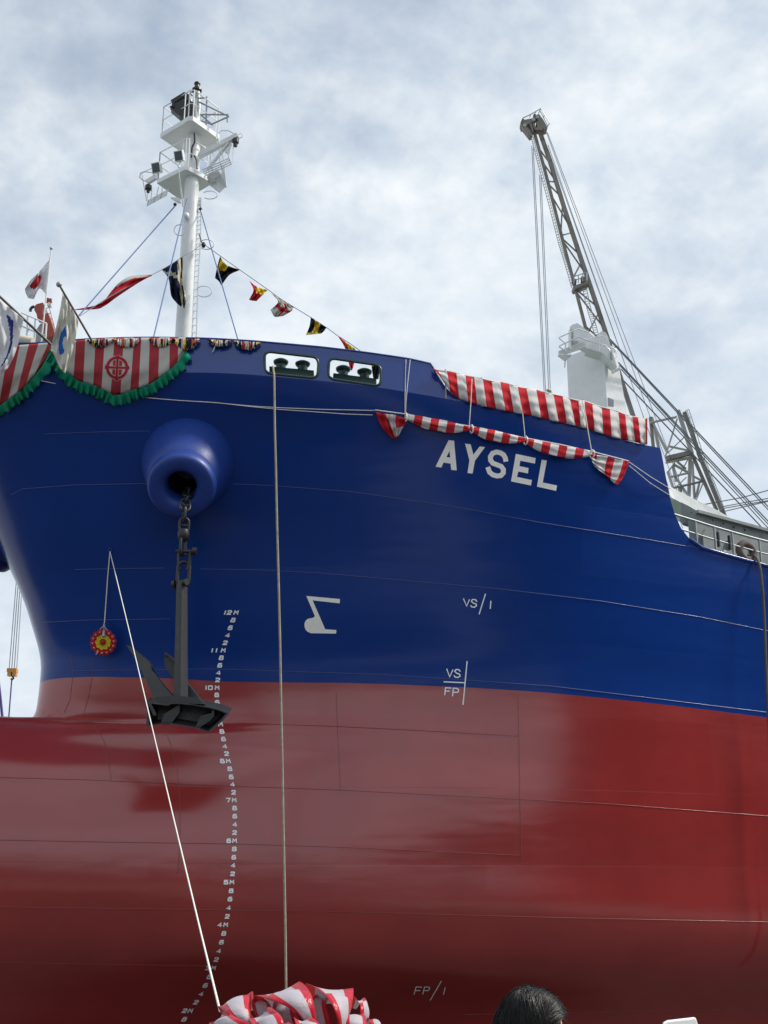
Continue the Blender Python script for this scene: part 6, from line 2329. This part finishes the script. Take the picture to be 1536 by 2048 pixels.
for (z0, z1, w0, w1) in ((stage_z + .005, lc.z - .10, .24, .20),):
    m.hexa([Vector((lc.x, lc.y, z0)) + RD * sx * w0 + VD * sy * w0 * .7 for sx, sy in ((-1, -1), (1, -1), (1, 1), (-1, 1))] + [Vector((lc.x, lc.y, z1)) + RD * sx * w1 + VD * sy * w1 * .7 for sx, sy in ((-1, -1), (1, -1), (1, 1), (-1, 1))])
m.build('skirt', M['cwhite'], t)
m = MB(); m.box(Vector((lc.x, lc.y, lc.z - .08)), RD * .24, VD * .17, Vector((0, 0, .018))); m.build('top', M['planks'], t)
# ------------------------------------------------------------------ the person in front of the stage
def skin_mat():
    m = bpy.data.materials.new('skin'); m.use_nodes = True
    t_ = NT(m.node_tree); b = t_.n.get('Principled BSDF')
    v = t_.add('ShaderNodeTexCoord').outputs['Object']
    c = t_.ramp(t_.noise(v, 30, 5, .6), [(.3, (.50, .30, .22)), (.7, (.58, .37, .28))])
    t_.link(c, b.inputs['Base Color']); b.inputs['Roughness'].default_value = .5
    b.inputs['Subsurface Weight'].default_value = .15; b.inputs['Subsurface Radius'].default_value = (.01, .004, .002)
    return m


def hair_mat():
    m = bpy.data.materials.new('black hair'); m.use_nodes = True
    t_ = NT(m.node_tree); b = t_.n.get('Principled BSDF')
    b.inputs['Base Color'].default_value = (.006, .0055, .0055, 1); b.inputs['Roughness'].default_value = .38
    b.inputs['Specular IOR Level'].default_value = .35
    return m


M['skin'] = skin_mat(); M['hair'] = hair_mat()
PD = 3.75
hc = P(1061, 2067, PD)                       # head centre (top of the skull lies near y = 1974)
sc_ = PD / F                                 # metres per pixel
face = (RD * .93 + VD * .16 + Vector((0, 0, -.38))).normalized()     # the face looks right, away and down
upv = (Vector((0, 0, 1)) - face * face.z).normalized()
side = face.cross(upv).normalized()          # person's right
PERS = thing('person', Vector((hc.x, hc.y, stage_z)), 'dark haired person seen from behind with only the head top showing', 'person')


def skinned(name, joints, edges, mat, parent, lev=2):
    """joints: {name: (Vector, radius)}"""
    me = bpy.data.meshes.new(name)
    keys = list(joints)
    org = origin_of(parent)
    me.from_pydata([tuple(joints[k][0] - org) for k in keys], [(keys.index(a), keys.index(b)) for a, b in edges], [])
    o = bpy.data.objects.new(name, me); COL.objects.link(o); o.parent = parent
    sk = o.modifiers.new('skin', 'SKIN')
    for i, k in enumerate(keys):
        r = joints[k][1]
        o.data.skin_vertices[0].data[i].radius = r if isinstance(r, tuple) else (r, r)
    o.data.skin_vertices[0].data[0].use_root = True
    sk.use_smooth_shade = True
    sb = o.modifiers.new('sub', 'SUBSURF'); sb.levels = lev; sb.render_levels = lev
    me.materials.append(mat)
    return o


fh = Vector((face.x, face.y, 0)).normalized(); sh = fh.cross(Vector((0, 0, 1)))
base = Vector((hc.x, hc.y, stage_z)) - fh * .05
J = lambda f, s, z: base + fh * f + sh * s + Vector((0, 0, z))
hz = hc.z - stage_z
body = {'pelvis': (J(0, 0, .84), (.15, .11)), 'waist': (J(.0, 0, 1.00), (.125, .095)), 'chest': (J(.01, 0, 1.18), (.15, .10)), 'neckb': (J(.0, 0, 1.32), (.06, .06)), 'neck': (J(.02, 0, 1.39), (.05, .052)),
        'headb': (hc - upv * .04, (.062, .07))}
ed = [('pelvis', 'waist'), ('waist', 'chest'), ('chest', 'neckb'), ('neckb', 'neck'), ('neck', 'headb')]
for sg_, n_ in ((1, 'r'), (-1, 'l')):
    body.update({'sh' + n_: (J(0, .155 * sg_, 1.27), .055), 'el' + n_: (J(.02, .20 * sg_, 1.00), .040), 'wr' + n_: (J(.16, .15 * sg_, .84), .028), 'pa' + n_: (J(.22, .13 * sg_, .81), (.038, .018)),
                 'hip' + n_: (J(0, .085 * sg_, .78), .085), 'kn' + n_: (J(.015, .09 * sg_, .44), .055), 'an' + n_: (J(0, .09 * sg_, .08), .038), 'to' + n_: (J(.14, .10 * sg_, .035), .032)})
    ed += [('chest', 'sh' + n_), ('sh' + n_, 'el' + n_), ('el' + n_, 'wr' + n_), ('wr' + n_, 'pa' + n_), ('pelvis', 'hip' + n_), ('hip' + n_, 'kn' + n_), ('kn' + n_, 'an' + n_), ('an' + n_, 'to' + n_)]
    for k in range(4):
        ln = (.07, .078, .072, .058)[k]; off = (-.024 + .016 * k)
        d0 = (fh * .9 + Vector((0, 0, -.35))).normalized()
        p0 = J(.235, (.13 + off) * sg_, .81)
        body.update({f'f{n_}{k}a': (p0, .0095), f'f{n_}{k}b': (p0 + d0 * ln * .5, .009), f'f{n_}{k}c': (p0 + d0 * ln * .85 + Vector((0, 0, -ln * .35)), .0075)})
        ed += [('pa' + n_, f'f{n_}{k}a'), (f'f{n_}{k}a', f'f{n_}{k}b'), (f'f{n_}{k}b', f'f{n_}{k}c')]
    p0 = J(.20, (.13 - .035) * sg_, .815)
    body.update({f't{n_}a': (p0, .011), f't{n_}b': (p0 + fh * .035 - sh * .012 * sg_, .009)})
    ed += [('pa' + n_, f't{n_}a'), (f't{n_}a', f't{n_}b')]
skinned('body', body, ed, M['skin'], PERS)
# head with modelled face: ellipsoid with brow, nose, chin
hm = MB()
nu_, nv_ = 40, 30
rows = []
for i in range(nv_ + 1):
    th_ = PI * i / nv_
    r = []
    for j in range(nu_ + 1):
        ph_ = 2 * PI * j / nu_
        x = math.sin(th_) * math.cos(ph_); y = math.sin(th_) * math.sin(ph_); z = math.cos(th_)
        rx, ry, rz = .093, .073, .105
        if z < 0: rx *= 1 - .10 * z * z; ry *= 1 + .42 * z * abs(z) * .8
        fx = x * rx; fy = y * ry; fz = z * rz - (.022 if z < -.2 and x > 0 else 0) * (-z)
        if x > .55:
            fx += .020 * math.exp(-((y / .16)**2 + ((z + .12) / .22)**2))            # nose
            fx += .006 * math.exp(-(((abs(y) - .34) / .18)**2 + ((z - .14) / .10)**2))   # brow
            fx -= .008 * math.exp(-(((abs(y) - .34) / .15)**2 + ((z - .0) / .10)**2))    # eye socket
            fx += .005 * math.exp(-((y / .25)**2 + ((z + .48) / .07)**2))              # mouth
        r.append(hc + face * fx + side * fy + upv * fz)
    rows.append(r)
hm.grid(rows)
hm.build('head', M['skin'], PERS, smooth=180)
for sg_ in (-1, 1):
    m = MB(); q = hc + face * .078 + side * .027 * sg_ + upv * .004
    m.ball(q, .012, 10, 8); m.build('eye', M['cflag'], PERS, smooth=180)
    m = MB(); m.tube([hc + side * .075 * sg_ + upv * .02 - face * .005, hc + side * .086 * sg_ + upv * .01 - face * .012, hc + side * .083 * sg_ - upv * .012 - face * .008, hc + side * .075 * sg_ - upv * .022], .007, 6); m.build('ear', M['skin'], PERS, smooth=180)
# hair: a cap plus several thousand strands combed from the parting
hb_ = MB()
rows = []
for i in range(0, 26):
    th_ = PI * .80 * i / 25
    r = []
    for j in range(61):
        ph_ = 2 * PI * j / 60
        x = math.sin(th_) * math.cos(ph_); y = math.sin(th_) * math.sin(ph_); z = math.cos(th_)
        lim = .98
        fx = x * .101; fy = y * .083; fz = z * .112
        # hairline: in front the cap pulls back above the forehead
        if x > .60: fx *= .84; fy *= .96
        r.append(hc + face * fx + side * fy + upv * fz)
    rows.append(r)
hb_.grid(rows)
hb_.build('hair', M['hair'], PERS, smooth=180)


def head_pt(x, y, z, lift):
    n_ = math.sqrt(x * x + y * y + z * z); x, y, z = x / n_, y / n_, z / n_
    return hc + face * x * (.101 + lift) + side * y * (.083 + lift) + upv * z * (.112 + lift)


st_ = MB(); hr = np.random.default_rng(11)


def strand(x0, y0, z0, tx, ty, tz, reach, lift0, k):
    """strand from unit-sphere point along a tangent, following the skull"""
    p = Vector((x0, y0, z0)).normalized(); t_ = Vector((tx, ty, tz)); t_ = (t_ - p * t_.dot(p)).normalized()
    pts = []; n = 8
    for i in range(n):
        a_ = reach * i / (n - 1)
        q = p * math.cos(a_) + t_ * math.sin(a_)
        lf = lift0 + .006 * math.sin(PI * min(1, a_ / .9)) + .0016 * math.sin(a_ * 5 + k * .7) * (.5 + a_)
        pts.append(head_pt(q.x, q.y, q.z, lf))
    st_.tube(pts, [.0009] * (n - 1) + [.0004], 3, cap=False)


for k in range(4200):                                  # combed away from the parting, both sides
    f = hr.uniform(-.62, .66)
    sg_ = 1 if hr.random() < .5 else -1
    y0 = -.06 + .02 * math.sin(f * 9) + sg_ * (.012 + abs(hr.normal(0, .016)))
    z0 = math.sqrt(max(.06, 1 - f * f - y0 * y0))
    strand(f, y0, z0, -.35 + hr.normal(0, .10), sg_, -.15, hr.uniform(.5, 1.9), abs(hr.normal(0, .0030)) + (.0025 if sg_ > 0 else .009), k)
for k in range(3200):                                  # falling from the crown over the back of the head
    az = hr.uniform(-1.9, 1.9) + PI
    strand(-.45 + hr.normal(0, .06), -.05 + hr.normal(0, .05), .85, math.cos(az), math.sin(az), -.3, hr.uniform(.6, 1.9), abs(hr.normal(0, .0030)) + .002, k)
for k in range(260):                                   # stray hairs
    f = hr.uniform(-.4, .8); y0 = hr.uniform(-.3, .3)
    z0 = math.sqrt(max(.05, 1 - f * f - y0 * y0))
    p0 = head_pt(f, y0, z0, .004)
    d_ = (p0 - hc).normalized()
    ta = (d_.cross(side * hr.normal() + face * hr.normal() + upv * hr.normal())).normalized()
    L_ = hr.uniform(.010, .032)
    st_.tube([p0, p0 + ta * L_ * .6 + d_ * L_ * .25, p0 + ta * L_ * 1.1 + d_ * L_ * hr.uniform(.2, .6)], [.0005, .0004, .00025], 3, cap=False)
st_.build('hair_strands', M['hair'], PERS, smooth=180, fix=False)
# long hair at the back, dark jacket
m = MB()
rows = []
for i in range(12):
    z = -.02 - .26 * i / 11; r = []
    for j in range(25):
        a_ = PI * (.35 + 1.3 * j / 24)
        r.append(hc + face * math.cos(a_) * (.102 - .0 * i) + side * math.sin(a_) * (.088) + Vector((0, 0, z)))
    rows.append(r)
m.grid(rows); o = m.build('back_hair', M['hair'], PERS, smooth=180); md = o.modifiers.new('t', 'SOLIDIFY'); md.thickness = .015
M['jacket'] = cloth('dark jacket', (.02, .02, .025), trans=0)
jk = {'a': (J(0, 0, .80), (.185, .135)), 'b': (J(0, 0, 1.0), (.145, .115)), 'c': (J(.01, 0, 1.18), (.172, .118)), 'd': (J(0, 0, 1.30), (.085, .075))}
je = [('a', 'b'), ('b', 'c'), ('c', 'd')]
for sg_, n_ in ((1, 'r'), (-1, 'l')):
    jk.update({'s' + n_: (J(0, .16 * sg_, 1.265), .068), 'e' + n_: (J(.02, .205 * sg_, 1.0), .054), 'w' + n_: (J(.15, .152 * sg_, .85), .042)})
    je += [('c', 's' + n_), ('s' + n_, 'e' + n_), ('e' + n_, 'w' + n_)]
skinned('jacket', jk, je, M['jacket'], PERS)
tr_ = {'p': (J(0, 0, .84), (.165, .125))}
te = []
for sg_, n_ in ((1, 'r'), (-1, 'l')):
    tr_.update({'h' + n_: (J(0, .088 * sg_, .74), .10), 'k' + n_: (J(.015, .09 * sg_, .44), .07), 'a' + n_: (J(0, .09 * sg_, .12), .055)})
    te += [('p', 'h' + n_), ('h' + n_, 'k' + n_), ('k' + n_, 'a' + n_)]
skinned('trousers', tr_, te, M['jacket'], PERS)

# white folded programme held up at the lower right, with the hand that holds it
pq = [(1326, 2046), (1336, 2041), (1392, 2034.5), (1397, 2050), (1404, 2110), (1340, 2125)]
b = MB()
QD = 2.6
pts = [P(x, y, QD + .0008 * (x - 1326)) for x, y in pq]
b.prism(pts, VD * .012)
o = b.build('folded_programme', M['white']); tag(o, 'white folded programme sheet showing at the bottom right edge', 'paper')
md = o.modifiers.new('bevel', 'BEVEL'); md.width = .004; md.segments = 3
hb2 = thing('paper_stand', Vector((pts[-1].x, pts[-1].y, stage_z)), 'thin stand below the white programme sheet', 'stand')
m = MB(); q = P(1370, 2118, QD + .05); m.tube([Vector((q.x, q.y, stage_z + .02)), q], .012, 8)
m.lathe(Vector((q.x, q.y, stage_z + .001)), (0, 0, 1), [(0, .14), (.015, .14), (.02, .02)], 20, close=True)
m.build('stand_rod', M['black'], hb2, smooth=40)
